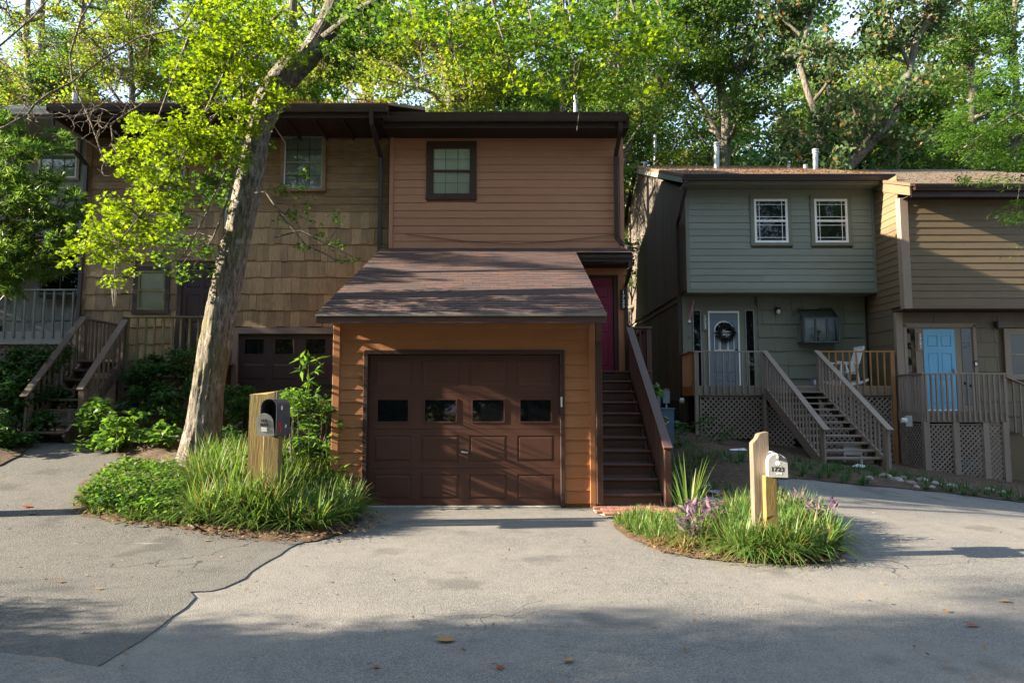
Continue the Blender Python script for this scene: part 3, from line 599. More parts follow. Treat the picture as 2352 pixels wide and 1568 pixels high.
for row in range(39):
    s0 = -.012+row*.142
    xa, xb = -2.76-.001*row, 1.33
    if E0[0]+s0*ct > 13.97: xb = 2.52
    x = xa + (0 if row % 2 else -.15) + random.uniform(-.02, .02)
    while x < xb-.02:
        a, b = max(x, xa), min(x+.30, xb)
        if b-a > .03:
            lift = .022+random.uniform(0, .003); L = .17 if E0[0]+(s0+.17)*ct < 14.46 else max(.02, (14.46-E0[0])/ct-s0)
            cx, cs = (a+b)/2, s0+L/2; y_ = E0[0]+cs*ct-lift*st_; z_ = E0[1]+cs*st_+lift*ct
            if row < 21:
                wq = round(b-a, 2); key = ('rs', wq)
                if key not in CACHE:
                    hw = wq/2-.002; CACHE[key] = MB().add([(-hw, -.085, -.004), (hw, -.085, -.004), (hw, .085, -.010), (-hw, .085, -.010), (-hw, -.085, .004), (hw, -.085, .004), (hw, .085, -.003), (-hw, .085, -.003)], [(0,3,2,1),(4,5,6,7),(0,1,5,4),(1,2,6,5),(2,3,7,6),(3,0,4,7)]).mesh('shingle'); CACHE[key].materials.append(M['asphalt_shingle'])
                put('shingle', CACHE[key], BH, (cx, y_, z_), qs)
            else:
                hw = (b-a)/2-.002; V = [(dx, dy, dz) for dz, dd in ((-.006, 0), (.004, 0)) for dx, dy in ((-hw, -L/2), (hw, -L/2), (hw, L/2), (-hw, L/2))]
                far.add([(cx+v[0], y_+v[1]*ct-(v[2]-(.006 if v[1] > 0 else 0))*st_, z_+v[1]*st_+(v[2]-(.006 if v[1] > 0 else 0))*ct) for v in V], [(0,3,2,1),(4,5,6,7),(0,1,5,4),(1,2,6,5),(2,3,7,6),(3,0,4,7)])
        x += .30
kind(far.build('shingle', 'asphalt_shingle', BH), 'stuff')
gutter(BH, 1.315, 2.49, 14.0, 4.37, s=.95); MB().box(1.31, 2.48, 14.0, 14.5, 4.33, 4.36).build('soffit', 'soffit_dark', BH)
bx('door_header', BH, 'terracotta_bounce_lit', 1.2, 2.44, 14.42, 14.53, 4.18, 4.33); bx('door_casing', BH, 'terracotta_bounce_lit', 2.26, 2.40, 14.42, 14.53, 2.06, 4.18); bx('door_jamb', BH, 'dark_brown_paint', 2.17, 2.26, 14.44, 14.53, 2.06, 4.18); bx('door_jamb', BH, 'dark_brown_paint', 1.3, 2.17, 14.44, 14.53, 4.12, 4.18)
pd = panel_door(BH, 1.32, 2.16, 2.09, 4.12, 14.47, 'red_door', [(.07, .36), (.42, .72), (.79, .92)]); MB().tube([(1.42, 14.47, 3.02), (1.42, 14.40, 3.02)], [.02, .03]).build('handle', 'galvanised', pd)
pipe('downspout', BH, 'dark_brown_paint', [(2.44, 13.93, 4.40), (2.46, 13.95, 4.25), (2.43, 14.42, 3.95), (2.43, 14.42, 2.1)], .07, .055)
ds = pipe('downspout', BH, 'stair_brown', [(1.235, 9.62, 2.62), (1.235, 9.66, 2.50), (1.245, 9.80, 2.38), (1.245, 9.80, .08)], .085, .075)
for i in range(5): MB().box(1.213+i*.016-.003, 1.213+i*.016+.003, 9.755, 9.763, .1, 2.36).build('downspout_rib', 'stair_brown', ds)
MB().tube([(-2.3, 14.46, 5.08), (-1.6, 14.46, 4.99), (-.9, 14.46, 4.91), (0, 14.46, 4.86), (.8, 14.46, 4.90), (2.2, 14.46, 5.06)], .006, 5).build('cable', 'dark_brown_paint', BH)
nb = thing('house_number_sign', 'black vertical plaque with white numerals 1725 beside the dark red door', 'sign', at(1432, 688, 14.38)); p = at(1432, 688, 14.38)
bx('plaque', nb, 'black_metal', p.x-.06, p.x+.06, p.y, p.y+.02, at(1432, 710, 14.38).z, at(1432, 665, 14.38).z); text('1725', .105, 'white_number', nb, (p.x, p.y-.004, at(1432, 672, 14.38).z), vertical=True, gap=.92)

# ------------------------------------------------------------------ stairs to the red door
ST = thing('staircase', 'dark brown wooden stairs climbing beside the garage to the red door', 'stairs', (1.7, 9.9, 0)); rs, rn = .187, .26
for i in range(11):
    y = 9.95+rn*i; z = rs*i
    bx('riser', ST, 'stair_brown', 1.25, 2.13, y, y+.02, z, z+rs-.036)
    if i < 10: bx('tread', ST, 'stair_brown', 1.245, 2.15, y-.025, y+rn*.53, z+rs-.034, z+rs, ch=.007); bx('tread', ST, 'stair_brown', 1.245, 2.15, y+rn*.55, y+rn+.01, z+rs-.036, z+rs-.002+random.uniform(-.004, 0), ch=.007)
for k in range(13): bx('floor_board', ST, 'stair_brown', 1.245, 2.58, 12.53+k*.15, 12.53+k*.15+.144, 2.022, 2.057)
MB().prism([(9.9, 0), (12.5, 1.84), (14.4, 1.95), (14.4, -.1), (9.9, -.1)], 1.26, 2.1).build('stringer', 'stair_brown', ST)
beam('rail', ST, 'stair_brown', (2.2, 9.70, .845), (2.2, 12.72, 2.865), .13, .04); beam('rail', ST, 'stair_brown', (2.13, 12.76, 2.87), (2.62, 12.76, 2.87), .13, .04)
beam('rail', ST, 'stair_brown', (2.56, 12.8, 2.84), (2.56, 14.35, 2.84), .09, .04); beam('side_board', ST, 'stair_brown', (2.2, 9.86, .03), (2.2, 12.7, 2.03), .035, .24)
for (px_, py_, a, b) in ((2.2, 9.78, -.02, .87), (2.25, 12.76, 0, 2.85), (2.56, 12.76, -.3, 2.85), (2.56, 14.3, -.3, 2.83)): bx('post', ST, 'stair_brown', px_-.045, px_+.045, py_-.045, py_+.045, a, b)
for k in range(27):
    y = 9.93+k*.103; t = (y-9.70)/3.02; bx('baluster', ST, 'stair_brown', 2.165, 2.2, y-.017, y+.017, .03+(y-9.86)*.704-.05, .83+t*2.02)
for k in range(3): bx('baluster', ST, 'stair_brown', 2.32+k*.085-.017, 2.32+k*.085+.017, 12.745, 12.78, 1.9, 2.85)
for k in range(13): bx('baluster', ST, 'stair_brown', 2.545, 2.58, 12.93+k*.11-.017, 12.93+k*.11+.017, 1.95, 2.82)

# ------------------------------------------------------------------ weathered cedar house on the left
LH = thing('townhouse', 'weathered unpainted cedar townhouse with wooden shingles behind the leaning tree', 'house', (-6, 14.6, 0))
MB().box(-9.33, -2.68, 14.62, 24, .2, 7.27).build('wall', 'weathered_siding', LH)
W1 = (at(655, 316, 14.6).x, at(743, 316, 14.6).x, at(700, 434, 14.6).z, at(700, 315, 14.6).z); W2 = (-8.0, -7.15, W1[2], W1[3]); W3 = (at(320, 620, 14.6).x, at(383, 620, 14.6).x, at(350, 712, 14.6).z, at(350, 622, 14.6).z)
DR = (-7.12, -6.25, 2.3, 4.36); GD = (-5.86, -3.22, .8, 2.93)
siding(LH, 'weathered_siding', -9.2, -6.37, 5.6, 7.24, 14.6, .169, [(W2[0]-.06, W2[1]+.06, W2[2]-.06, W2[3]+.05)]); siding(LH, 'weathered_siding', -6.27, -2.70, 5.6, 7.24, 14.6, .169, [(W1[0]-.08, W1[1]+.08, W1[2]-.08, W1[3]+.05)])
shakes(LH, 'weathered_shake', -9.2, -6.37, 2.0, 5.6, 14.6, .36, [(W3[0]-.09, W3[1]+.09, W3[2]-.09, W3[3]+.09), (DR[0]-.1, DR[1]+.1, 1, DR[3]+.1)], .13, .27)
shakes(LH, 'weathered_shake', -6.27, -2.70, 2.0, 5.6, 14.6, .36, [(-6.05, -2.6, 0, 3.07), (DR[0]-.1, DR[1]+.1, 1, DR[3]+.1)], .13, .24)
bx('corner_board', LH, 'weathered_siding', -9.33, -9.2, 14.565, 14.64, .8, 7.24); bx('corner_board', LH, 'weathered_siding', -6.37, -6.27, 14.565, 14.62, 2.1, 7.24)
window(LH, *W1[:2], *W1[2:], 14.585, 'galvanised', .025, 'clear_glass', 3, 2, True, 'black_metal', 'curtain', trim=True, tw=.075, tmat='weathered_siding')
window(LH, *W2[:2], *W2[2:], 14.585, 'galvanised', .03, 'clear_glass', 1, 1, True, None, 'curtain', trim=True, tw=.05, tmat='weathered_siding')
window(LH, *W3[:2], *W3[2:], 14.585, 'mossy_rail', .045, 'clear_glass', 1, 1, True, None, 'blind', trim=True, tw=.095, tmat='plum_brown')
panel_door(LH, *DR[:2], *DR[2:], 14.58, 'plum_brown', [(.07, .36), (.42, .72), (.79, .92)])
for a in ((DR[0]-.1, DR[0], 2.3, DR[3]+.1), (DR[1], DR[1]+.1, 2.3, DR[3]+.1), (DR[0], DR[1], DR[3], DR[3]+.1)): bx('door_casing', LH, 'plum_brown', a[0], a[1], 14.55, 14.62, a[2], a[3])
garage_door(LH, *GD[:2], *GD[2:], 14.60, 'plum_brown', 4, [.53, .53, .53, .54], 3)
for a in ((-6.0, -2.7, 2.93, 3.06), (-5.98, -5.86, .7, 2.93), (-3.22, -3.1, .7, 2.93)): bx('door_casing', LH, 'grey_trim', a[0], a[1], 14.53, 14.62, a[2], a[3])
MB().box(-9.42, -2.52, 13.5, 13.54, 7.25, 7.48).build('fascia', 'soffit_dark', LH); MB().box(-9.42, -2.74, 13.54, 14.62, 7.28, 7.30).build('soffit', 'soffit_dark', LH)
for k in range(12): bx('rafter', LH, 'soffit_dark', -9.30+k*.58, -9.26+k*.58, 13.56, 14.60, 7.20, 7.28)
gutter(LH, -9.42, -2.53, 13.5, 7.345, s=1.15); MB().prism([(13.36, 7.50), (19, 9.9), (24.5, 7.7), (24.5, 7.6), (19, 9.8), (13.38, 7.47)], -9.42, -2.50).build('roof', 'litter_roof', LH)
pipe('downspout', LH, 'gutter_brown', [(-2.86, 13.44, 7.35), (-2.86, 13.5, 7.12), (-2.86, 14.50, 6.8), (-2.86, 14.50, 3.1)], .085, .06)
pipe('downspout', LH, 'gutter_brown', [(-9.34, 13.42, 7.35), (-9.34, 13.48, 7.05), (-9.27, 14.50, 6.62), (-9.27, 14.50, 1.2)], .07, .055)
MB().tube([(-6.22, 14.55, 6.2), (-6.22, 14.55, 2.4)], .02, 8).build('conduit', 'galvanised', LH); MB().tube([at(173, 242, 17), at(173, 214, 17)], .06, 8).build('vent_pipe', 'steel_blue', LH)
MB().tube([(W1[0]-.02, 13.6, 7.3), (W1[0]+.05, 14.5, 7.1), (W1[0]+.04, 14.52, 6.1)], .008, 5).build('cable', 'gutter_white', LH)

def railing(root, mat, p0, p1, bot0, bot1, sp, bw=.035, rw=.09, rh=.035, bmat=None, over=.0, lip=0, off=0, skip=0):
    """top rail from p0 to p1 with upright balusters down to the line bot0..bot1"""
    p0, p1 = Vector(p0), Vector(p1); L = (p1-p0).to_2d().length; d = (p1-p0)/L; beam('rail', root, mat, p0-d*over, p1+d*over, rw, rh)
    n = max(1, int(L/sp)); nrm = Vector((-(p1-p0).y, (p1-p0).x, 0)).normalized()*off
    for k in range(n+1):
        if skip and k % skip == 0 and k: pass
        t = (k+.5)/(n+1); q = p0.lerp(p1, t); zb = bot0+(bot1-bot0)*t
        bx('baluster', root, bmat or mat, q.x+nrm.x-bw/2, q.x+nrm.x+bw/2, q.y+nrm.y-bw/2, q.y+nrm.y+bw/2, zb+random.uniform(0, lip), q.z-rh*.4)
def lattice(root, mat, x0, x1, z0, z1, y, sp=.1, sw=.032, frame=True, axis='x', zcut=None, name='lattice_slat'):
    if frame:
        fr = .03
        for a, b, c, d in ((x0-fr, x1+fr, z1, z1+fr), (x0-fr, x0, z0, z1), (x1, x1+fr, z0, z1)):
            bx('lattice_frame', root, mat, a, b, y-.02, y+.01, c, d) if axis == 'x' else bx('lattice_frame', root, mat, y-.01, y+.02, a, b, c, d)
    for sg in (1, -1):
        k = (x0+z0 if sg < 0 else z0-x1)+sp/2; kmax = (x1+z1 if sg < 0 else z1-x0)
        while k < kmax:
            # line z = sg*x + k
            pts = []
            for X_ in (x0, x1):
                Z_ = sg*X_+k
                if z0 <= Z_ <= z1: pts.append((X_, Z_))
            for Z_ in (z0, z1):
                X_ = (Z_-k)/sg
                if x0 < X_ < x1: pts.append((X_, Z_))
            if len(pts) >= 2:
                pts.sort(); a, b = pts[0], pts[-1]
                if math.dist(a, b) > .06:
                    yy = y-.006 if sg > 0 else y+.004
                    if axis == 'x': beam(name, root, mat, (a[0], yy, a[1]), (b[0], yy, b[1]), .008, sw, (0, 1, 0)) if False else beam(name, root, mat, (a[0], yy, a[1]), (b[0], yy, b[1]), sw, .008, (0, -1, 0))
                    else: beam(name, root, mat, (yy, a[0], a[1]), (yy, b[0], b[1]), sw, .008, (1, 0, 0))
            k += sp
LD = thing('deck', 'dark mossy wooden deck and stairs of the cedar house', 'deck', (-7.3, 13.4, .8))
for k in range(8): bx('floor_board', LD, 'dark_deck', -8.46, -5.9, 13.4+k*.148, 13.4+k*.148+.142, 2.26, 2.30)
bx('fascia', LD, 'dark_deck', -8.46, -5.9, 13.37, 13.4, 2.05, 2.3)
railing(LD, 'mossy_rail', (-7.64, 13.38, 3.15), (-5.92, 13.38, 3.15), 2.1, 2.1, .19, over=.03, off=.0); railing(LD, 'dark_deck', (-8.42, 13.32, 3.12), (-8.42, 14.5, 3.12), 2.2, 2.2, .14)
for x, y, a, b in ((-8.42, 13.36, .8, 3.1), (-7.62, 13.4, .8, 3.12), (-5.95, 13.4, .8, 3.12), (-8.42, 14.5, .8, 3.1), (-7.62, 12.16, .7, 1.72), (-8.42, 11.95, .7, 1.66)): bx('post', LD, 'dark_deck', x-.05, x+.05, y-.05, y+.05, a, b)
railing(LD, 'dark_deck', (-8.42, 13.33, 3.13), (-8.42, 11.82, 1.60), 2.2, .92, .15, rw=.13, over=.02); railing(LD, 'dark_deck', (-7.62, 13.40, 3.13), (-7.62, 12.08, 1.72), 2.2, 1.02, .15, rw=.13, over=.02)
for j in range(8): bx('tread', LD, 'dark_deck', -8.4, -7.64, 11.75+.21*j, 11.75+.21*j+.25, .80+.187*(j+1)-.04, .80+.187*(j+1))
for x in (-8.4, -7.66): beam('stringer', LD, 'dark_deck', (x, 11.8, .82), (x, 13.4, 2.2), .04, .22)
for j in range(6): bx('retaining_board', LD, 'dark_deck', -7.5, -6.2, 12.75+.1*j, 12.9+.1*j, .95+.2*j, 1.10+.2*j)

# ------------------------------------------------------------------ grey house at the far left
GH = thing('townhouse', 'pale grey townhouse with white gutter behind the needle-leaved tree at the far left', 'house', (-12, 14.8, 0))
MB().box(-16, -9.40, 14.82, 24, 5.2, 7.27).box(-16, -9.40, 16.25, 24, .5, 5.2).build('wall', 'grey_paint', GH)
GW = (at(95, 305, 14.8).x, at(183, 305, 14.8).x, at(140, 410, 14.8).z, at(140, 303, 14.8).z)
siding(GH, 'grey_paint', -12.6, -9.52, 5.25, 7.25, 14.8, .169, [(GW[0]-.07, GW[1]+.07, GW[2]-.07, GW[3]+.05)]); bx('corner_board', GH, 'grey_paint', -9.52, -9.41, 14.77, 14.84, 5.2, 7.25)
bx('skirt_board', GH, 'grey_paint', -16, -9.41, 14.77, 14.82, 5.10, 5.25)
window(GH, *GW[:2], *GW[2:], 14.785, 'white_paint', .035, 'clear_glass', 3, 2, True, 'grey_trim', 'curtain', trim=True, tw=.06, tmat='grey_paint')
shakes(GH, 'grey_shake', -13.0, -9.42, 2.9, 5.2, 16.22, .36, [(-12.1, -9.6, 3.9, 5.1)], .14, .26)
bw = window(GH, -11.15, -10.12, 3.98, 5.0, 15.9, 'steel_blue', .05, 'dark_glass', 2, 2, False); MB().box(-11.15, -10.12, 15.93, 16.22, 3.93, 3.98).box(-11.15, -10.12, 15.93, 16.22, 5.0, 5.04).box(-11.15, -11.11, 15.93, 16.22, 3.98, 5.0).box(-10.16, -10.12, 15.93, 16.22, 3.98, 5.0).build('window_box', 'grey_trim', GH)
gutter(GH, -16, -9.44, 13.6, 7.345, 'gutter_white', 1.15); MB().box(-16, -9.44, 13.6, 14.82, 7.28, 7.33).build('soffit', 'grey_paint', GH); MB().prism([(13.5, 7.50), (19, 9.8), (24.5, 7.7), (24.5, 7.6), (13.5, 7.46)], -16, -9.44).build('roof', 'litter_roof', GH)
GK = thing('deck', 'grey-green wooden balcony deck with upright railing at the far left', 'deck', (-12, 14.8, .8))
bx('floor', GK, 'grey_trim', -16, -9.40, 14.75, 16.2, 2.9, 2.96); bx('fascia', GK, 'grey_paint', -16, -9.40, 14.72, 14.75, 2.72, 3.0)
railing(GK, 'olive_paint', (-13.4, 14.7, 3.9), (-9.42, 14.7, 3.9), 2.85, 2.85, .215, .04); lattice(GK, 'grey_trim', -13.0, -9.6, 1.4, 2.7, 14.78, .16, .05)
for x in (-13, -11.2, -9.5): bx('post', GK, 'grey_trim', x-.05, x+.05, 14.74, 14.84, .5, 2.9)
ch = thing('deck_chair', 'dark folded seat standing on the grey balcony behind its railing', 'chair', (-12, 15.3, 2.96)); MB().box(-12.6, -12.2, 15.2, 15.25, 2.97, 3.55).build('backrest', 'dark_deck', ch); MB().box(-12.2, -11.7, 15.2, 15.6, 3.15, 3.2).box(-12.2, -12.16, 15.2, 15.6, 2.97, 3.15).box(-11.74, -11.7, 15.2, 15.6, 2.97, 3.15).build('seat', 'dark_deck', ch)

# ------------------------------------------------------------------ olive house on the right
OH = thing('townhouse', 'olive green townhouse with two white windows and a wooden deck', 'house', (7, 17.8, 0))
MB().prism([(18.42, -.3), (18.42, 4.34), (17.84, 4.34), (17.84, 7.14), (24.5, 9.86), (27.9, 8.3), (27.9, -.3)], 4.63, 9.6).build('wall', 'olive_trim', OH)
OW = [(at(a, 457, 17.8).x, at(b, 457, 17.8).x, at(a, 558, 17.8).z, at(a, 458, 17.8).z) for a, b in ((1730, 1807), (1868, 1944))]
siding(OH, 'olive_paint', 4.70, 9.54, 4.44, 7.13, 17.8, .176, [(q[0]-.10, q[1]+.10, q[2]-.10, q[3]+.09) for q in OW])
for q in OW: window(OH, *q, 17.79, 'white_paint', .06, 'green_glass', prairie=True, mw=.014, trim=True, tw=.10, tmat='olive_trim')
bx('corner_board', OH, 'olive_trim', 4.60, 4.70, 17.765, 17.84, 4.32, 7.13); bx('corner_board', OH, 'olive_trim', 9.54, 9.62, 17.765, 17.84, 4.32, 7.13); bx('skirt_board', OH, 'olive_trim', 4.70, 9.54, 17.77, 17.82, 4.32, 4.44)
MB().box(4.62, 9.6, 17.82, 18.4, 4.31, 4.335).build('soffit', 'olive_trim', OH)
gutter(OH, 4.41, 9.88, 17.3, 7.165, s=1.2); MB().box(4.45, 9.8, 17.3, 17.34, 7.13, 7.3).build('fascia', 'olive_trim', OH); MB().box(4.47, 9.8, 17.34, 17.84, 7.10, 7.13).build('soffit', 'olive_paint', OH)
MB().prism([(17.2, 7.33), (24.5, 10.08), (28.4, 8.35), (28.4, 8.25), (24.5, 9.98), (17.2, 7.25)], 4.44, 9.86).build('roof', 'litter_roof', OH)
MB().prism([(17.3, 7.12), (17.3, 7.27), (24.5, 9.985), (28.3, 8.26), (28.3, 8.1), (24.5, 9.82)], 4.45, 4.49).build('barge_board', 'olive_paint', OH)
for k in range(67):
    y0 = 17.86+k*.15; y1 = y0+.144
    def top(y): return 7.12+(y-17.84)*.4085 if y < 24.5 else 9.84-(y-24.5)*.459
    V = lambda za, zb, zc: MB().prism([(y0, za), (y1, za), (y1, zc), (y0, zb)], 4.600+random.uniform(0, .003), 4.628)
    V(4.47, top(y0), top(y1)).build('side_board', 'grey_brown_siding', OH)
    if y0 > 18.4: V(1.5, 4.2, 4.2).build('side_board', 'grey_brown_siding', OH)
for z in (4.20, 4.38): bx('band_board', OH, 'grey_brown_siding', 4.575, 4.61, 17.86 if z > 4.3 else 18.4, 27.9, z, z+.09)
MB().box(4.60, 4.66, 18.5, 27.8, -.3, 1.5).build('crawl_space_shade', 'dark_interior', OH)  # near-black sheet paints in the unlit crawl space
pipe('downspout', OH, 'gutter_brown', [(4.50, 17.24, 7.2), (4.50, 17.26, 7.0), (4.44, 17.75, 6.4), (4.50, 18.25, 6.3), (4.52, 18.28, .6)], .085, .06)
oy = 18.37
def cx_(px, y=oy): return at(px, 800, y).x
def cz_(py, y=oy): return at(1176, py, y).z
DO = (cx_(1630), cx_(1695), 1.88, cz_(719)); SL = [(cx_(1592), cx_(1611)), (cx_(1713), cx_(1733))]
shakes(OH, 'olive_shake', 4.72, 9.54, 1.6, 4.3, oy, .37, [(SL[0][0]-.06, SL[1][1]+.1, 1, cz_(700)), ], .28, .5, wavy=.014)
bx('corner_board', OH, 'olive_trim', 4.60, 4.72, 18.33, 18.42, 1.0, 4.31); MB().box(SL[0][0]-.06, SL[1][1]+.1, oy-.01, oy+.04, 1.7, cz_(700)).build('entry_panel', 'olive_trim', OH)
for a, b in SL:
    f = MB().box(a, a+.02, oy-.03, oy, 1.9, cz_(712)).box(b-.02, b, oy-.03, oy, 1.9, cz_(712)).box(a+.02, b-.02, oy-.03, oy, cz_(712)-.02, cz_(712)).build('sidelight', 'galvanised', OH); bx('pane', f, 'dark_glass', a+.02, b-.02, oy-.018, oy-.012, 1.9, cz_(712)-.02, ch=.001)
dz1 = DO[3]; dd = panel_door(OH, *DO, oy-.03, 'grey_door', [(.06, .14), (.18, .34)])
for a in ((DO[0]-.04, DO[0], 1.86, dz1+.05), (DO[1], DO[1]+.04, 1.86, dz1+.05), (DO[0], DO[1], dz1, dz1+.05), (DO[0], DO[1], 1.84, 1.875)): bx('door_frame', OH, 'white_paint', a[0], a[1], oy-.05, oy, a[2], a[3], ch=.002)
dc = (DO[0]+DO[1])/2; fz = cz_(760)
g = MB(); rr = .27
for k in range(12):
    a0, a1 = math.pi*k/12, math.pi*(k+1)/12; P = lambda r, a: (dc+r*math.cos(a), fz+r*math.sin(a))
    q = [P(rr, a0), P(rr, a1), P(rr-.035, a1), P(rr-.035, a0)]; g.prism(q, oy-.05, oy-.03, 'y')
g.box(dc-rr, dc+rr, oy-.048, oy-.03, fz-.03, fz)
for a in (.25, .5, .75): g.beam((dc, oy-.036, fz), (dc+(rr-.02)*math.cos(math.pi*a), oy-.036, fz+(rr-.02)*math.sin(math.pi*a)), .012, .012, (0, 1, 0))
fl = g.build('fanlight', 'white_paint', dd); MB().prism([(dc+(rr-.03)*math.cos(math.pi*k/12), fz+(rr-.03)*math.sin(math.pi*k/12)) for k in range(13)], oy-.034, oy-.032, 'y').build('pane', 'dark_glass', dd)
for a, b in ((-.27, -.13), (-.11, .09), (.11, .27)):
    z0_, z1_ = 2.85, fz-.09; MB().box(dc+a, dc+b, oy-.045, oy-.03, z1_-.02, z1_).box(dc+a, dc+a+.018, oy-.045, oy-.03, z0_, z1_-.02).box(dc+b-.018, dc+b, oy-.045, oy-.03, z0_, z1_-.02).box(dc+a, dc+b, oy-.045, oy-.03, z0_-.02, z0_).build('panel_moulding', 'white_paint', dd)
MB().tube([(DO[1]-.06, oy-.03, 2.85), (DO[1]-.06, oy-.09, 2.85)], [.02, .03]).build('handle', 'black_metal', dd)
wr = thing('wreath', 'dark green round wreath hanging on the grey door', 'wreath', (dc+.03, oy-.1, cz_(765))); rw_ = np.random.default_rng(5); aa = rw_.uniform(0, 2*np.pi, 1500); r2 = .2+rw_.normal(0, .035, 1500)
P_ = np.stack([dc+.05+r2*np.cos(aa), oy-.10+rw_.normal(0, .02, 1500), cz_(764)+r2*np.sin(aa)], 1); me = leaves_mesh('foliage', P_-np.array(WL[wr]), .055, 'lance', 0, 'wreath_green', rng=rw_); put('foliage', me, wr, WL[wr])
MB().tube([(dc+.05+.2*math.cos(t*math.pi/8), oy-.09, cz_(764)+.2*math.sin(t*math.pi/8)) for t in range(17)], .03, 6, False).build('ring', 'wreath_green', wr)
s3 = thing('house_number_sign', 'narrow vertical number board 1723 left of the grey door', 'sign', at(1620, 740, oy-.05)); bx('plaque', s3, 'olive_trim', cx_(1614), cx_(1626), oy-.04, oy-.012, cz_(760), cz_(722)); text('1723', .115, 'white_number', s3, (cx_(1620), oy-.043, cz_(727.5)), vertical=True, gap=.85)
wl = thing('wall_lamp', 'small round porch lantern on the olive wall between door and bay window', 'lamp', at(1787, 712, oy)); lx, lz = cx_(1787), cz_(716)
MB().box(lx-.05, lx+.05, oy-.03, oy-.005, lz-.02, lz+.13).build('backplate', 'black_metal', wl); MB().lathe([(0, .12), (.06, .10), (.075, .06), (.05, .05)], (lx, oy-.1, lz), 14).beam((lx, oy-.02, lz+.1), (lx, oy-.1, lz+.11), .02, .02).build('lamp_cap', 'black_metal', wl); MB().lathe([(.045, .05), (.06, .0), (.045, -.06), (0, -.08)], (lx, oy-.1, lz), 14).build('lamp_glass', 'lamp_glass', wl, True)
# bay (garden) window
bx0, bx1 = cx_(1848, 18.0), cx_(1928, 18.0); bz0, bz1 = at(1880, 783, 18.0).z, at(1880, 732, 18.0).z; bzt = at(1880, 708, oy).z; yb = 17.98
bay = MB()
for x in (bx0, bx0+(bx1-bx0)*.33, bx0+(bx1-bx0)*.66, bx1): bay.box(x-.024, x+.024, yb-.02, yb+.02, bz0, bz1)
bay.box(bx0-.015, bx1+.015, yb-.018, yb+.012, bz1, bz1+.03).box(bx0-.03, bx1+.03, yb-.03, oy, bz0-.05, bz0)
for x in (bx0, bx1): bay.beam((x, yb, bz1+.015), (x, oy, bzt), .03, .03).beam((x, yb+.18, bz0), (x, yb+.18, bz1+.1), .025, .025, (0, 1, 0))
bay.box(bx0-.01, bx1+.01, oy-.03, oy-.0, bzt-.015, bzt+.015); bayo = bay.build('bay_window', 'bay_frame', OH)
MB().add([(bx0, yb, bz0), (bx1, yb, bz0), (bx1, yb, bz1), (bx0, yb, bz1)], [(0, 1, 2, 3)]).build('pane', 'clear_glass', bayo); MB().add([(bx0, yb, bz1), (bx1, yb, bz1), (bx1, oy-.01, bzt), (bx0, oy-.01, bzt)], [(0, 1, 2, 3)]).build('pane', 'clear_glass', bayo)
for x in (bx0, bx1): MB().add([(x, yb, bz0), (x, oy-.01, bz0), (x, oy-.01, bzt), (x, yb, bz1)], [(0, 1, 2, 3)]).build('pane', 'clear_glass', bayo)
MB().box(bx0, bx1, oy-.04, oy-.02, bz0, bzt-.25).build('blind', 'curtain', bayo)
pp = thing('potted_plant', 'small green houseplant in a dark pot inside the bay window', 'plant', (bx0+(bx1-bx0)*.42, 18.12, bz0)); MB().lathe([(0, 0), (.05, 0), (.06, .1), (.0, .1)], WL[pp], 12).build('pot', 'black_plastic', pp)
me = leaves_mesh('foliage', clumps([(0, 0, .22)], 90, .12, flat=1.0), .09, 'lance', .3, 'shrub_leaf_bright'); put('foliage', me, pp, WL[pp])
# vent pipes standing on the olive roof
for px_, y0_, y1_, Y_, r_, cap in ((1505, 386, 310, 25.5, .06, 0), (1480, 388, 372, 24.6, .05, 0), (1646, 392, 334, 21.2, .085, 1), (1812, 392, 378, 22.3, .05, 0), (1850, 394, 379, 21.4, .07, 0), (1873, 396, 349, 20.6, .075, 1)):
    a, b = at(px_, y0_+8, Y_), at(px_, y1_, Y_); g = MB().tube([a, b], r_, 12)
    if cap: g.lathe([(r_, -.05), (r_*1.35, -.04), (r_*1.35, 0), (r_, .01), (r_, .03), (r_*1.35, .035), (r_*1.3, .08), (0, .09)], b, 12)
    g.build('vent_pipe', 'galvanised', OH, True)
# its deck, lattice skirt and stairs
OD = thing('deck', 'taupe wooden deck with lattice skirt and railed stairs of the olive house', 'deck', (7, 17.1, .2)); dy = 17.1; sx0, sx1 = 6.33, 7.64
for k in range(9): bx('floor_board', OD, 'taupe_paint', 4.55, 9.58, dy+k*.14, dy+k*.14+.134, 1.835, 1.87)
for a, b in ((4.56, sx0), (sx1, 9.58)): bx('fascia', OD, 'taupe_paint', a, b, dy-.03, dy, 1.62, 1.86)
bx('fascia', OD, 'taupe_paint', sx0, sx1, dy-.02, dy+.01, 1.70, 1.835); bx('fascia', OD, 'cedar_new', 4.53, 4.56, dy, 18.3, 1.62, 1.86)
railing(OD, 'taupe_paint', (4.56, dy-.03, 2.72), (sx0-.02, dy-.03, 2.72), 1.66, 1.66, .175, .035, over=.02, off=-.025); railing(OD, 'cedar_new', (sx1+.02, dy-.03, 2.72), (9.56, dy-.03, 2.72), 1.66, 1.66, .175, .035, over=.02, off=-.025)
railing(OD, 'cedar_new', (4.56, dy, 2.72), (4.56, 18.3, 2.72), 1.66, 1.66, .15, .035)
for x in (4.6, sx0-.04, sx1+.04, 9.52): bx('post', OD, 'taupe_paint' if x < 9 else 'cedar_new', x-.045, x+.045, dy-.06, dy+.03, gh(x, dy)-.1, 2.70)
railing(OD, 'taupe_paint', (sx0, dy-.05, 2.72), (sx0, 13.86, .93), 1.62, -.02, .17, .035, rw=.13, over=.03); railing(OD, 'taupe_paint', (sx1, dy-.05, 2.72), (sx1, 13.9, .93), 1.62, -.1, .17, .035, rw=.13, over=.03)
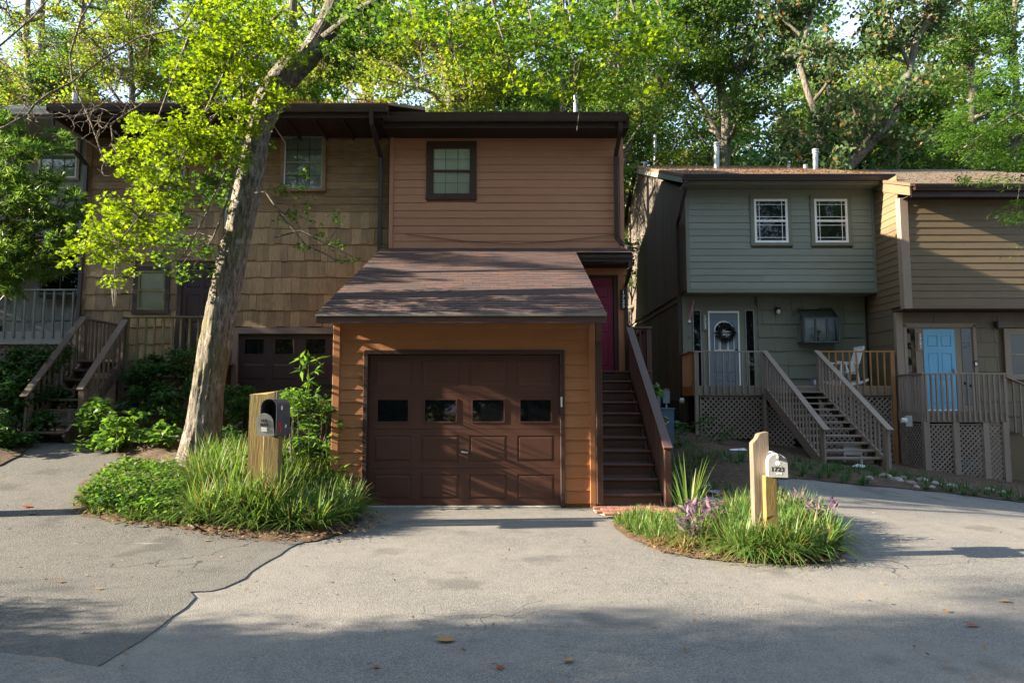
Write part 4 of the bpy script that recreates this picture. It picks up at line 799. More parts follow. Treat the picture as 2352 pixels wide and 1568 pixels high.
for x in (sx0, sx1): bx('post', OD, 'taupe_paint', x-.05, x+.05, 13.98, 14.08, gh(x, 14)-.1, 1.0); beam('stringer', OD, 'taupe_paint', (x, dy, 1.72), (x, 14.05, .18), .04, .24)
nst = 11
for j in range(nst):
    t = (j+1)/(nst+1); y = dy-t*3.05; z = 1.87-t*1.67; bx('tread', OD, 'taupe_paint', sx0+.02, sx1-.02, y-.12, y+.13, z-.04, z)
    for x in (sx0+.07, sx1-.07): bx('tread_block', OD, 'yellow_timber', x-.02, x+.02, y-.02, y+.10, z-.15, z-.04)
for z0_, (a, b) in ((gh(5, dy), (4.72, 6.25)), (gh(9, dy), (sx1+.1, 9.45))): lattice(OD, 'taupe_paint', a, b, z0_+.02, 1.58, dy+.02, .13, .04)
lattice(OD, 'taupe_paint', 6.4, 7.1, gh(6.5, 16.3), 1.4, 17.3, .13, .04, False); bx('post', OD, 'taupe_paint', 6.9, 7.0, 16.2, 16.3, .1, 1.3)
MB().box(4.7, 9.5, 18.0, 18.3, -.3, 1.6).build('underdeck_shade', 'dark_interior', OD)  # near-black slab stands in for the deep shade under the deck
# things on and under the deck
rk = thing('rocking_chair', 'white rocking chair standing on the olive house deck', 'chair', (8.75, 17.7, 1.87)); RX, RZ = 8.62, 1.87
for n_, yy in (('rocker', 17.45), ('rocker', 17.95)):
    g = MB()
    for k in range(8):
        f = lambda q: (RX-.42+q*.9/8, yy, RZ+.045+((q-3.6)/4)**2*.10); g.beam(f(k), f(k+1), .035, .06)
    g.build('rocker', 'white_paint', rk); MB().beam((RX-.22, yy, RZ+.05), (RX-.20, yy, RZ+.62), .04, .05, (0, 1, 0)).build('leg', 'white_paint', rk); MB().beam((RX+.24, yy, RZ+.08), (RX+.16, yy, RZ+.60), .04, .05, (0, 1, 0)).build('leg', 'white_paint', rk); MB().beam((RX-.3, yy, RZ+.62), (RX+.24, yy, RZ+.58), .08, .025).build('armrest', 'white_paint', rk)
for k in range(6): MB().beam((RX-.24+k*.075, 17.44, RZ+.38-.012*k), (RX-.24+k*.075, 17.96, RZ+.38-.012*k), .06, .02).build('seat_slat', 'white_paint', rk)
for k in range(6): MB().beam((RX+.20, 17.5+k*.08, RZ+.36), (RX+.40, 17.5+k*.08, RZ+.98), .055, .02, (1, 0, 0)).build('back_slat', 'white_paint', rk)
MB().beam((RX+.40, 17.45, RZ+.98), (RX+.40, 17.95, RZ+.98), .03, .09).build('top_rail', 'white_paint', rk)
pc = thing('paint_can', 'small dark paint can with pale label at the head of the deck stairs', 'can', at(1868, 892, 17.3)); c0 = Vector((at(1868, 890, 17.25).x, 17.25, 1.87)); MB().lathe([(0, 0), (.06, 0), (.06, .19), (.065, .195), (.0, .19)], c0, 14).build('can_body', 'steel_blue', pc); MB().box(c0.x, c0.x+.045, c0.y-.065, c0.y-.058, c0.z+.03, c0.z+.15).build('label_band', 'white_paint', pc)
fg = thing('hanging_ornament', 'furled red and white ornament hanging from the overhang left of the grey door', 'ornament', at(1590, 690, 18.0)); a, b = at(1593, 690, 18.0), at(1583, 735, 18.0); MB().tube([at(1594, 683, 18.0), a], .006).build('cord', 'cord', fg); MB().tube([a, a.lerp(b, .5), b], [.015, .03, .02], 8).build('ribbon', 'pink_cloth', fg, True); MB().tube([b, b-Vector((0, 0, .06))], [.03, .045], 8).build('base', 'skin_cloth', fg)
def meter(px_, py_, Y_, label, box=True):
    p = at(px_, py_, Y_); t = thing('electric_meter', label, 'meter', p)
    if box: MB().box(p.x, p.x+.16, p.y, p.y+.08, p.z-.13, p.z+.12).build('meter_box', 'galvanised', t)
    MB().lathe([(0, 0), (.075, 0), (.075, .07), (.05, .1), (0, .1)], (0, 0, 0), 14).xf(Matrix.Translation(p) @ Matrix.Rotation(-math.pi/2, 4, 'Y')).build('glass_dome', 'lamp_glass', t, True)
meter(1570, 920, 17.6, 'round glass electric meter left of the olive house deck', False); meter(2080, 966, 16.1, 'grey electric meter box on the corner of the right-hand deck')
for i, (px_, py_, lab) in enumerate(((1508, 918, 'small blue-grey utility box on a post by the dark side wall, nearer the stairs'), (1530, 910, 'small blue-grey utility box on a post by the dark side wall, nearer the downspout'))):
    p = at(px_, py_, 15.5+i*.8); t = thing('utility_box', lab, 'utility box', p); MB().box(p.x-.08, p.x+.08, p.y-.04, p.y+.04, p.z-.16, p.z+.14).build('box', 'steel_blue', t); MB().tube([p-Vector((0, 0, .1)), (p.x, p.y, bedz(p.x, p.y)-.05)], .02).build('post', 'galvanised', t)
p = at(1522, 958, 14.6); bn = thing('recycling_bin', 'blue recycling bin with yellow-green print behind the brown stair rail', 'bin', (p.x, 14.6, bedz(p.x, 14.6))); z0_ = WL[bn].z
MB().prism([(p.x-.17, z0_), (p.x+.17, z0_), (p.x+.2, p.z+.17), (p.x-.2, p.z+.17)], 14.4, 14.8, 'y').build('body', 'bin_blue', bn); MB().box(p.x-.22, p.x+.22, 14.38, 14.82, p.z+.17, p.z+.2).build('rim', 'bin_blue', bn)
g = MB()
for k in range(3):
    a = k*2.094+.5; g.beam((p.x+.09*math.cos(a), 14.39, p.z-.06+.09*math.sin(a)), (p.x+.09*math.cos(a+1.4), 14.39, p.z-.06+.09*math.sin(a+1.4)), .012, .035, (0, 1, 0))
g.build('recycling_symbol', 'yellow_print', bn)
p = at(1955, 1065, 14.9); tk = thing('toy_table', 'white plastic toy table stored under the deck stairs', 'toy', (p.x, 14.9, gh(p.x, 14.9)+.05)); zz = WL[tk].z
MB().box(p.x-.2, p.x+.2, 14.8, 15.1, zz+.34, zz+.38).box(p.x-.2, p.x+.2, 14.8, 14.83, zz+.2, zz+.34).build('table_top', 'white_paint', tk)
for q in (-.18, .18): MB().box(p.x+q-.02, p.x+q+.02, 14.8, 14.84, zz, zz+.2).build('leg', 'white_paint', tk)
p = at(2022, 1052, 15.3); bk = thing('bucket', 'teal plastic bucket behind the foot of the deck stairs', 'bucket', (p.x, 15.3, bedz(p.x, 15.3))); MB().lathe([(0, 0), (.09, 0), (.12, .3), (.13, .3), (.13, .28), (.11, .27), (.08, .02), (0, .02)], WL[bk], 16).build('body', 'teal', bk, True); MB().tube([WL[bk]+Vector((.12*math.cos(a), 0, .3+.06*math.sin(a))) for a in np.linspace(0, math.pi, 7)], .005).build('handle', 'galvanised', bk)
for px_, py_, Y_, lab, mt in ((1695, 1046, 13.4, 'crumpled white cloth lying among the plants below the lattice', 'skin_cloth'), (1975, 1083, 13.0, 'crumpled pale blue plastic beside the foot of the deck stairs', 'skin_cloth')):
    p = gpt(px_, py_); g = MB(); r3 = random.Random(px_); pts = [(p.x+r3.uniform(-.2, .2), p.y+r3.uniform(-.1, .1), bedz(p.x, p.y)+.03+r3.uniform(0, .06)) for _ in range(14)]
    me = bpy.data.meshes.new('cloth'); bm = bmesh.new(); [bm.verts.new(q) for q in pts]; bmesh.ops.convex_hull(bm, input=bm.verts); bm.to_mesh(me); bm.free(); me.materials.append(M[mt]); tag(put('crumpled_cloth', me), lab, 'cloth')

# ------------------------------------------------------------------ tan house at the right
TN = thing('townhouse', 'tan brown townhouse with a bright blue front door at the right', 'house', (12, 16.6, 0))
MB().prism([(17.14, -.8), (17.14, 3.74), (16.64, 3.74), (16.64, 6.5), (23.5, 9.2), (26, 8), (26, -.8)], 9.655, 16).build('wall', 'tan_paint', TN)
siding(TN, 'tan_paint', 9.80, 15.9, 3.83, 6.5, 16.6, .176); siding(TN, 'tan_paint', 16.66, 18.3, 3.82, 7.1, 9.62, .176, face='side')
bx('corner_board', TN, 'tan_trim', 9.60, 9.80, 16.562, 16.64, 3.74, 6.5); bx('corner_board', TN, 'tan_trim', 9.585, 9.645, 16.64, 16.72, 3.74, 6.52); bx('skirt_board', TN, 'tan_paint', 9.80, 15.9, 16.57, 16.62, 3.74, 3.83)
MB().box(9.66, 15.9, 16.62, 17.12, 3.71, 3.735).build('soffit', 'soffit_dark', TN)
gutter(TN, 9.66, 16, 16.12, 6.53, 'dark_brown_paint', 1.15); MB().box(9.64, 16, 16.12, 16.16, 6.40, 6.66).build('fascia', 'dark_brown_paint', TN); MB().box(9.66, 16, 16.16, 16.64, 6.46, 6.48).build('soffit', 'soffit_dark', TN)
MB().prism([(16.02, 6.70), (23.5, 9.6), (26.4, 8.2), (26.4, 8.1), (23.5, 9.5), (16.02, 6.63)], 9.56, 16).build('roof', 'litter_roof', TN)
MB().prism([(16.08, 6.42), (16.08, 6.63), (18.3, 7.50), (18.3, 7.28), (16.62, 6.62)], 9.575, 9.615).build('barge_board', 'tan_paint', TN)
ty = 17.1
shakes(TN, 'tan_shake', 9.82, 13.5, .7, 3.7, ty, .37, [(10.0, 11.62, 0, cz_(745, ty)), (12.2, 13.5, 2.0, 3.35)], .28, .5, wavy=.014)
z = .7
while z < 3.7: lap(TN, 'tan_shake', 17.16, 18.32, z, .385, 9.63, 'side', 'wall_shingle'); z += .37
bx('corner_board', TN, 'tan_trim', 9.64, 9.82, 17.05, 17.16, -.2, 3.71)
BD = (cx_(2120, ty), cx_(2192, ty), 1.28, cz_(756, ty)); bdz = BD[3]; e0, e1 = cx_(2075, ty), cx_(2241, ty)
MB().box(e0, e1, ty-.01, ty+.03, 1.1, cz_(745, ty)).build('entry_panel', 'tan_trim', TN)
for a in ((e0, e0+.08, 1.26, cz_(745, ty)), (e1-.08, e1, 1.26, cz_(745, ty)), (e0, e1, cz_(752, ty), cz_(745, ty)+.03)): bx('door_casing', TN, 'tan_trim', a[0], a[1], ty-.05, ty-.011, a[2], a[3])
for a, b in ((2084, 2102), (2208, 2230)):
    a, b = cx_(a, ty), cx_(b, ty); bx('sidelight', TN, 'dark_glass', a, b, ty-.02, ty-.012, 1.4, cz_(755, ty), ch=.001)
td = panel_door(TN, *BD, ty-.03, 'blue_door', [(.07, .30), (.36, .70), (.78, .92)]); MB().tube([(BD[1]-.05, ty-.03, cz_(853, ty)), (BD[1]-.05, ty-.09, cz_(853, ty))], [.03, .035]).box(BD[1]-.08, BD[1]-.02, ty-.06, ty-.03, cz_(857, ty), cz_(846, ty)).build('handle', 'galvanised', td); bx('door_sill', TN, 'white_paint', BD[0], BD[1], ty-.05, ty, 1.25, 1.28)
window(TN, 12.45, 13.3, 2.1, 3.2, ty-.01, 'tan_trim', .05, 'dark_glass', 1, 1, True, None, None, trim=True, tw=.1)
s1 = thing('house_number_sign', 'pale vertical numerals 1721 left of the blue door', 'sign', at(2113, 785, ty-.05)); bx('plaque', s1, 'tan_trim', cx_(2107, ty), cx_(2119, ty), ty-.035, ty-.012, cz_(806, ty), cz_(764, ty)); text('1721', .115, 'white_number', s1, (cx_(2113, ty), ty-.038, cz_(770, ty)), vertical=True, gap=.85)
dbl = thing('doorbell', 'small black and white doorbell right of the blue door', 'doorbell', at(2242, 834, ty-.06)); p = at(2242, 834, ty-.06); MB().box(p.x-.04, p.x+.04, p.y, p.y+.03, p.z-.07, p.z+.07).build('case', 'black_plastic', dbl); MB().box(p.x-.025, p.x+.025, p.y-.006, p.y, p.z-.055, p.z+.02).build('button', 'white_paint', dbl)
wl2 = thing('wall_lamp', 'dark unlit porch lamp on the tan wall right of the blue door', 'lamp', at(2290, 745, ty)); p = at(2290, 745, ty-.08); MB().lathe([(0, .1), (.05, .08), (.06, 0), (.04, -.1), (0, -.12)], p, 12).beam(p+Vector((0, 0, .05)), p+Vector((0, .07, .05)), .03, .03).build('lamp_body', 'black_metal', wl2, True)
TD = thing('deck', 'taupe balcony deck with lattice skirt before the blue door', 'deck', (10.6, 16.05, -.2)); ky = 16.05
x0_, x1_ = 9.62, 11.58
for k in range(8): bx('floor_board', TD, 'taupe_paint', x0_, x1_, ky+k*.13, ky+k*.13+.125, 1.21, 1.25)
bx('fascia', TD, 'taupe_paint', x0_, x1_, ky-.03, ky, 1.0, 1.24); bx('fascia', TD, 'taupe_paint', x0_-.03, x0_, ky, 17.05, 1.0, 1.24)
railing(TD, 'taupe_paint', (x0_, ky-.03, 2.13), (x1_, ky-.03, 2.13), 1.02, 1.02, .125, .04, over=.03, off=-.025); railing(TD, 'taupe_paint', (x0_, ky, 2.13), (x0_, 17.05, 2.13), 1.02, 1.02, .125, .04)
railing(TD, 'taupe_paint', (x1_, ky+.1, 2.1), (13.4, ky+.1, 1.3), .9, -.2, .17, .04)
px4 = [9.66, 10.35, 10.86+.18, 11.5]
for x in px4: bx('post', TD, 'taupe_paint', x-.07, x+.07, ky-.05, ky+.05, gh(x, ky)-.15, 1.0)
for a, b in zip(px4, px4[1:]): lattice(TD, 'taupe_paint', a+.09, b-.09, gh(b, ky)+.04, .93, ky+.0, .115, .036)
lattice(TD, 'taupe_paint', ky+.1, 17.0, gh(9.6, 16.5)+.05, .93, x0_+.0, .115, .036, axis='y')
MB().box(9.8, 11.5, 17.0, 17.08, -.6, 1.2).build('underdeck_shade', 'dark_interior', TD)  # painted darkness behind the lattice, a near-black slab
p = at(2215, 1082, 16.5); tb = thing('storage_crate', 'blue plastic crate stored behind the lattice of the right deck', 'crate', (p.x, 16.5, gh(p.x, 16.5))); zz = WL[tb].z; MB().box(p.x-.28, p.x+.28, 16.35, 16.75, zz+.05, zz+.3).build('body', 'bin_blue', tb); MB().box(p.x-.31, p.x+.31, 16.32, 16.78, zz+.3, zz+.35).build('lid', 'teal', tb)

# ------------------------------------------------------------------ mailboxes on their posts
def arch(w_, h_, n=10):
    r = w_/2; return [(-r, 0), (r, 0)] + [(r*math.cos(math.pi*k/n), h_-r+r*math.sin(math.pi*k/n)) for k in range(n+1)]
def mailbox(loc, rz_, w_, h_, L, matb, matd, label, flag=False):
    t = thing('mailbox', label, 'mailbox', loc); X = Matrix.Translation(loc) @ Matrix.Rotation(rz_, 4, 'Z')
    MB().prism(arch(w_, h_), 0, L, 'y').xf(X).build('body', matb, t, True); MB().prism(arch(w_+.012, h_+.006), -.018, 0, 'y').xf(X).build('door', matd, t, True)
    MB().beam((0, -.018, h_-.03), (0, -.045, h_-.02), .014, .03).beam((0, -.02, h_+.005), (0, -.03, h_-.035), .02, .006, (1, 0, 0)).xf(X).build('door_latch', 'galvanised', t)
    if flag: MB().box(w_/2+.001, w_/2+.008, .11, .14, .02, .10).box(w_/2+.001, w_/2+.008, .06, .14, .09, .125).xf(X).build('flag', 'red_flag', t)
    def tx(s, size, x, z, mat, side=False):
        o = text(s, size, mat, t, loc, rz_+(math.pi/2 if side else 0))[0]; q = X @ Vector((w_/2+.003, x, z) if side else (x, -.020, z)); o.location = q-Vector(loc); return o
    return t, X, tx
# left: broad mossy timber with a darker box
pA = (573+637)/2; c = at(pA, 1000, 8.5); yb_ = bedz(c.x, 8.5)-.1; x0, x1 = at(574, 1000, 8.5).x, at(636, 1000, 8.5).x; zt = at(600, 899, 8.5).z
P1 = thing('mailbox_post', 'broad yellow-green mossy timber post beside the leaning tree', 'post', (c.x, 8.5, yb_))
MB().add([(x0, 8.45, yb_), (x1, 8.45, yb_), (x1, 8.54, yb_), (x0, 8.54, yb_), (x0, 8.45, zt-.04), (x0+.2, 8.45, zt-.035), (x1, 8.45, zt), (x1, 8.54, zt+.01), (x0, 8.54, zt-.03)],
         [(3, 2, 1, 0), (0, 1, 6, 5, 4), (1, 2, 7, 6), (2, 3, 8, 7), (3, 0, 4, 8), (4, 5, 6, 7, 8)]).build('back_board', 'yellow_timber', P1)
fx0, fx1 = at(603, 1050, 8.3).x, at(640, 1050, 8.3).x; fz = at(620, 998, 8.3).z
bx('upright', P1, 'yellow_timber', fx0, fx1, 8.3, 8.43, yb_, fz, ch=.008)
MB().tube([(x1-.01, 8.42, zt), (x1-.01, 8.42, zt-.14)], .008).build('bracket', 'black_metal', P1)
bx_ = at(618, 998, 8.12); ml = Vector((bx_.x, 8.08, fz+.002)); t1 = thing('mailbox', 'tall dark grey mailbox with door ajar and red flag on the mossy post', 'mailbox', ml); X1 = Matrix.Translation(ml) @ Matrix.Rotation(R(-4), 4, 'Z')
g = MB(); A = arch(.20, .43); B = arch(.184, .422); n_ = len(A)
g.add([(p[0], y, p[1]) for y in (0, .40) for p in A] + [(p[0], 0, p[1]+.004) for p in B] + [(p[0], .3, p[1]+.004) for p in B], [(i, (i+1) % n_, n_+(i+1) % n_, n_+i) for i in range(n_)] + [tuple(range(n_, 2*n_))] + [(i, 2*n_+i, 2*n_+(i+1) % n_, (i+1) % n_) for i in range(n_)] + [(2*n_+i, 3*n_+i, 3*n_+(i+1) % n_, 2*n_+(i+1) % n_) for i in range(n_)] + [tuple(range(3*n_, 4*n_))])
g.xf(X1).build('body', 'mailbox_grey', t1)
tiltd = X1 @ Matrix.Translation((-.015, -.012, 0)) @ Matrix.Rotation(R(14), 4, 'X')
MB().prism(arch(.20, .27), -.012, 0, 'y').xf(tiltd).build('door', 'mailbox_face', t1)
for s, z in (('U.S.', .185), ('MAIL', .135)):
    o = text(s, .05, 'black_number', t1, (0, 0, 0))[0]; o.rotation_mode = 'QUATERNION'; o.rotation_quaternion = tiltd.to_quaternion(); o.location = tiltd @ Vector((0, -.0145, z))-ml
MB().box(-.045, .02, -.0165, -.0125, .055, .10).xf(tiltd).build('sticker', 'white_paint', t1)
MB().box(.101, .107, .09, .12, .03, .13).box(.101, .107, .04, .12, .105, .15).xf(X1).build('flag', 'red_flag', t1)
MB().box(.101, .106, .12, .15, .30, .345).xf(X1).build('reflector', 'white_paint', t1)
o = text('21', .055, 'white_number', t1, (0, 0, 0), math.pi/2)[0]; o.location = X1 @ Vector((.103, .27, .10))-ml
# right: split weathered post and white box
c = at(1738, 1100, 6.9); gz_ = bedz(c.x, 6.9)-.1; x0, x1, x2 = at(1732, 1100, 6.86).x, at(1734, 1100, 6.85).x, at(1760, 1100, 6.95).x; zt = at(1750, 994, 6.9).z
P2 = thing('mailbox_post', 'weathered grey post with a split slanting top carrying the white mailbox', 'post', (c.x, 6.9, gz_)); g = MB(); dzs = [(-.10, 0), (-.095, .02), (-.06, .05), (-.03, .075), (-.018, .10), (0, .12)]
V = []; n_ = len(dzs)
prof = [(x0, zt-.10), (x0+.025, zt-.075), (x0+.045, zt-.055), (x0+.065, zt-.012), (x0+.09, zt+.0), (x2+.0, zt+.012)]
MB().prism([(x0, gz_), (x2, gz_)] + prof[::-1], 6.86, 6.97, 'y').build('back_board', 'old_timber', P2)
u0, u1 = at(1755, 1120, 6.8).x+.005, at(1783, 1120, 6.8).x; uz = at(1770, 1092, 6.8).z; bx('upright', P2, 'yellow_timber', u0, u1, 6.78, 6.88, gz_, uz, ch=.006)
t2, X2, tx2 = mailbox((at(1783, 1090, 6.7).x, 6.66, uz+.002), R(-13), .165, .215, .45, 'mailbox_white', 'mailbox_face', 'white arched mailbox with black number 1723 beside the right-hand driveway')
tx2('1723', .062, -.005, .075, 'black_number'); tx2('17·23', .022, .01, .035, 'white_number'); MB().prism([(0+.03*math.cos(a)*(1 if i % 2 else .45), .135+.026*math.sin(a)*(1 if i % 2 else .45)) for i, a in enumerate(np.linspace(0, 2*math.pi, 17)[:-1])], -.021, -.0185, 'y').xf(X2).build('emblem', 'white_paint', t2)
tb2 = thing('trash_bin', 'black lidded bin between the cedar house garage door and the lean-to garage', 'bin', (-3.3, 12.2, gh(-3.3, 12.2))); q = at(748, 880, 12.2); MB().prism([(q.x-.2, gh(-3.3, 12.2)), (q.x+.35, gh(-3.3, 12.2)), (q.x+.4, q.z-.02), (q.x-.22, q.z-.02)], 11.95, 12.5, 'y').build('body', 'black_plastic', tb2); MB().prism([(q.x-.26, q.z-.02), (q.x+.42, q.z-.02), (q.x+.4, q.z+.05), (q.x-.2, q.z+.07)], 11.9, 12.55, 'y').build('lid', 'black_plastic', tb2)

# ------------------------------------------------------------------ the leaning tree
def lim(pts, Y, base=False, Y2=None, ext=None):
    n = len(pts); P = []; Rr = []
    for i, (x, y, r) in enumerate(pts):
        yy = Y if Y2 is None else Y+(Y2-Y)*i/(n-1); P.append(at(x, y, yy)); Rr.append(max(.004, r*yy/F))
    if base: g0 = Vector((P[0].x, P[0].y, gh(P[0].x, P[0].y)-.2)); P = [g0, g0.lerp(P[0], .5)]+P; Rr = [Rr[0]*1.25, Rr[0]*1.08]+Rr
    return P, Rr
def resample(P, Rr, m):
    d = [0]
    for a, b in zip(P, P[1:]): d.append(d[-1]+(b-a).length)
    ts = np.linspace(0, d[-1], m); A = np.array([tuple(p) for p in P])
    out = np.stack([np.interp(ts, d, A[:, i]) for i in range(3)], 1); rr = np.interp(ts, d, Rr)
    for _ in range(3): out[1:-1] = (out[:-2]+2*out[1:-1]+out[2:])/4; rr[1:-1] = (rr[:-2]+2*rr[1:-1]+rr[2:])/4
    return out, rr
TY = 10.3
MT = thing('maple_tree', 'large leaning tree with furrowed bark and bright yellow-green drooping leaves', 'tree', (at(455, 1062, TY).x, TY, gh(at(455, 1062, TY).x, TY)))
stems = [([(452, 1110, 74), (455, 1085, 60), (458, 1050, 50), (464, 1000, 44), (476, 900, 40), (495, 800, 40), (510, 700, 37), (532, 600, 38), (551, 520, 34), (567, 450, 34), (580, 380, 35), (594, 300, 32), (614, 240, 38), (640, 195, 41), (670, 160, 40), (702, 135, 34), (724, 108, 29), (746, 66, 26), (766, 20, 25), (786, -40, 23), (820, -160, 20)], 72, 300),
         ([(640, 200, 20), (660, 150, 15), (670, 90, 12), (673, 0, 11.5), (676, -90, 10)], 28, 80)]
Vs, Ls, off = [], [], 0
for pts, K, m in stems:
    P, Rr = lim(pts, TY); Rr = [q*.86 for q in Rr]; P, Rr = resample(P, Rr, m); d = np.gradient(P, axis=0); d /= np.linalg.norm(d, axis=1)[:, None]; a = np.cross(d, [0, 1, .1]); a /= np.linalg.norm(a, axis=1)[:, None]; b = np.cross(d, a)
    acc = 0
    for i in range(m):
        acc += np.linalg.norm(P[i]-P[i-1]) if i else 0
        for k in range(K):
            th = 2*math.pi*k/K; u = Vector((math.cos(th)*2.6+.35*math.sin(acc*1.7), math.sin(th)*2.6+.2*math.cos(acc*2.3), acc*.95)); r = Rr[i]
            f1 = noise.ridged_multi_fractal(u*1.5, .9, 2.1, 5, 1.0, 2.0)/2.2; f2 = noise.noise(Vector((u.x*.55, u.y*.55, acc*.9))); f3 = noise.noise(Vector((u.x*9, u.y*9, acc*2.5)))
            rr = r*(1+.13*f2+.17*(f1-.5)*min(1, r/.15)+.03*f3)
            if pts[0][1] > 1000: rr *= 1+.22*max(0, 1-acc/.9)*max(0, math.sin(th*2.5+.6))
            Vs.append(P[i]+(a[i]*math.cos(th)+b[i]*math.sin(th))*rr)
    for i in range(m-1):
        for k in range(K): Ls.append((off+i*K+k, off+i*K+(k+1) % K, off+(i+1)*K+(k+1) % K, off+(i+1)*K+k))
    off += m*K
V = np.array(Vs)-np.array(WL[MT]); put('trunk', np_mesh('trunk', V, np.array(Ls).ravel(), np.arange(0, len(Ls)*4, 4), True), MT, WL[MT], None, 'bark')
rd = random.Random(4); rng = np.random.default_rng(4); lines = []
def br(pts, Y, Y2=None): P, Rr = lim(pts, Y, Y2=Y2); lines.append((P, Rr))
br([(690, 40, 7), (650, 20, 5), (615, 60, 4.5), (590, 100, 4)], 10.2); br([(600, 80, 5), (540, 110, 4), (515, 170, 3.5), (470, 260, 3), (440, 330, 2)], 9.9, 9.2)
br([(640, 90, 5), (560, 150, 4), (550, 260, 3.6), (535, 360, 3), (500, 430, 2.4), (470, 500, 2), (420, 590, 1.6)], 10, 9.3); br([(560, 190, 4), (500, 260, 3), (430, 350, 2.6), (370, 430, 2.2), (320, 500, 1.8), (270, 560, 1.5), (262, 640, 1.2)], 9.8, 8.9)
br([(440, 70, 4), (390, 200, 2.5), (360, 280, 2)], 9.4); br([(635, 480, 5), (652, 492, 3)], 10.1); br([(630, 545, 2), (690, 530, 1.8), (750, 560, 1.5), (810, 590, 1)], 9.9); br([(610, 440, 3), (650, 500, 2.4), (700, 560, 2), (780, 600, 1.2)], 10, 9.8)
br([(560, 200, 4), (566, 290, 3.5), (545, 380, 3), (520, 470, 2.5), (490, 545, 2)], 9.7)
br([(745, 90, 14), (830, 20, 10), (930, -30, 8), (1100, -60, 7), (1300, -50, 6), (1500, -20, 4)], 10, 8.8)
for px_ in (930, 1010, 1120, 1200, 1290, 1360, 1440, 1500): br([(px_, -40, 4), (px_+20, 40, 2.8), (px_+rd.randint(20, 70), 120, 1.8), (px_+rd.randint(30, 90), 200, 1)], 9.4, 9)
br([(1290, -30, 3), (1305, 150, 1.6), (1330, 260, 1.1), (1325, 300, .8)], 9.2)
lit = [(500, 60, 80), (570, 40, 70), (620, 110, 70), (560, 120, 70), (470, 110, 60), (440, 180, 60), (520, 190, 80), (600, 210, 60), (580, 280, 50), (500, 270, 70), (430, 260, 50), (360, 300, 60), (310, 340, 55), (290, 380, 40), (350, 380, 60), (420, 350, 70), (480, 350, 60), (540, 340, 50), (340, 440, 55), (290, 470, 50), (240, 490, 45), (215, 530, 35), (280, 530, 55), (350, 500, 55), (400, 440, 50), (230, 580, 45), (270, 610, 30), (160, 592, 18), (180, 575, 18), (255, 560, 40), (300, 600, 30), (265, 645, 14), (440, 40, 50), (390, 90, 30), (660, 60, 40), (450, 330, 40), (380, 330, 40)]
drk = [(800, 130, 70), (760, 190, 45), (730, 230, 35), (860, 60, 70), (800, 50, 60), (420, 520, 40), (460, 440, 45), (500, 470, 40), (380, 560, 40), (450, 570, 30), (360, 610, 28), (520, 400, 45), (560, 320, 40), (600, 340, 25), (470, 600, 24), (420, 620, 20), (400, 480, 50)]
spr = [(660, 500, 35), (690, 420, 25), (640, 450, 25), (720, 500, 30), (745, 555, 26), (765, 510, 24), (790, 600, 22), (700, 455, 20), (690, 560, 24), (780, 555, 22)]
can = [(920, 40, 60), (1000, 30, 80), (1080, 70, 80), (1160, 60, 80), (1240, 70, 90), (1330, 70, 90), (1420, 70, 90), (1490, 110, 70), (1120, 140, 60), (1220, 160, 60), (1310, 170, 70), (1400, 170, 70), (1500, 40, 80), (1060, 130, 45), (1460, 190, 60), (1350, 220, 40), (1540, 100, 70), (1280, 210, 40)]
def blobs(L, Y, n, dy=.5, k=1.0):
    C, Nn, Sp = [], [], []
    for x, y, r in L:
        rm = r*Y/F; m = max(2, int((r/18)**2))
        for _ in range(m):
            a = rd.uniform(0, 2*math.pi); q = r*math.sqrt(rd.random())*.85; yy = Y+rd.uniform(-dy, dy); C.append(tuple(at(x+q*math.cos(a), y+q*math.sin(a), yy))); Nn.append(n); Sp.append(.20*k*rd.uniform(.6, 1.2))
    return C, Nn, Sp
hub = [q for P, Rr in lines for q in P]
def twigs_to(C, frac=.5):
    for c in C:
        if rd.random() > frac: continue
        c = Vector(c); h = min(hub, key=lambda q: (q-c).length+max(0, c.z-q.z)*.5); m_ = h.lerp(c, .5)+Vector((rd.gauss(0, .06), rd.gauss(0, .06), .08)); lines.append(([h, h.lerp(m_, .5), m_, m_.lerp(c, .5), c], [.008, .007, .006, .004, .003]))
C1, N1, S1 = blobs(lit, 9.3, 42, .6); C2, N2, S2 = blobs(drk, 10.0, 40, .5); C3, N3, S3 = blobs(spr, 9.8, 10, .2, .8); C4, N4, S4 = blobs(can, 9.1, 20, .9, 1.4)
for C in (C1, C2, C3): twigs_to(C, .45)
twigs_to(C4, .3)
V, L, St = tube_np(lines, 6); put('branches', np_mesh('branches', V-np.array(WL[MT]), L, St, True), MT, WL[MT], None, 'bark_far')
def addleaf(nm, C, Nn, Sp, sz, mat, up=.45):
    P = clumps(C, Nn, Sp, rng, .55); put(nm, leaves_mesh(nm, P-np.array(WL[MT]), sz, 'maple', up, mat, rng=rng), MT, WL[MT])
addleaf('crown', C1, N1, S1, .052, 'maple_leaf'); addleaf('crown', C2+C3, N2+N3, S2+S3, .056, 'maple_leaf_shaded'); addleaf('crown', C4[::2], N4[::2], S4[::2], .065, 'maple_leaf_shaded'); addleaf('crown', C4[1::2], N4[1::2], S4[1::2], .062, 'maple_leaf')
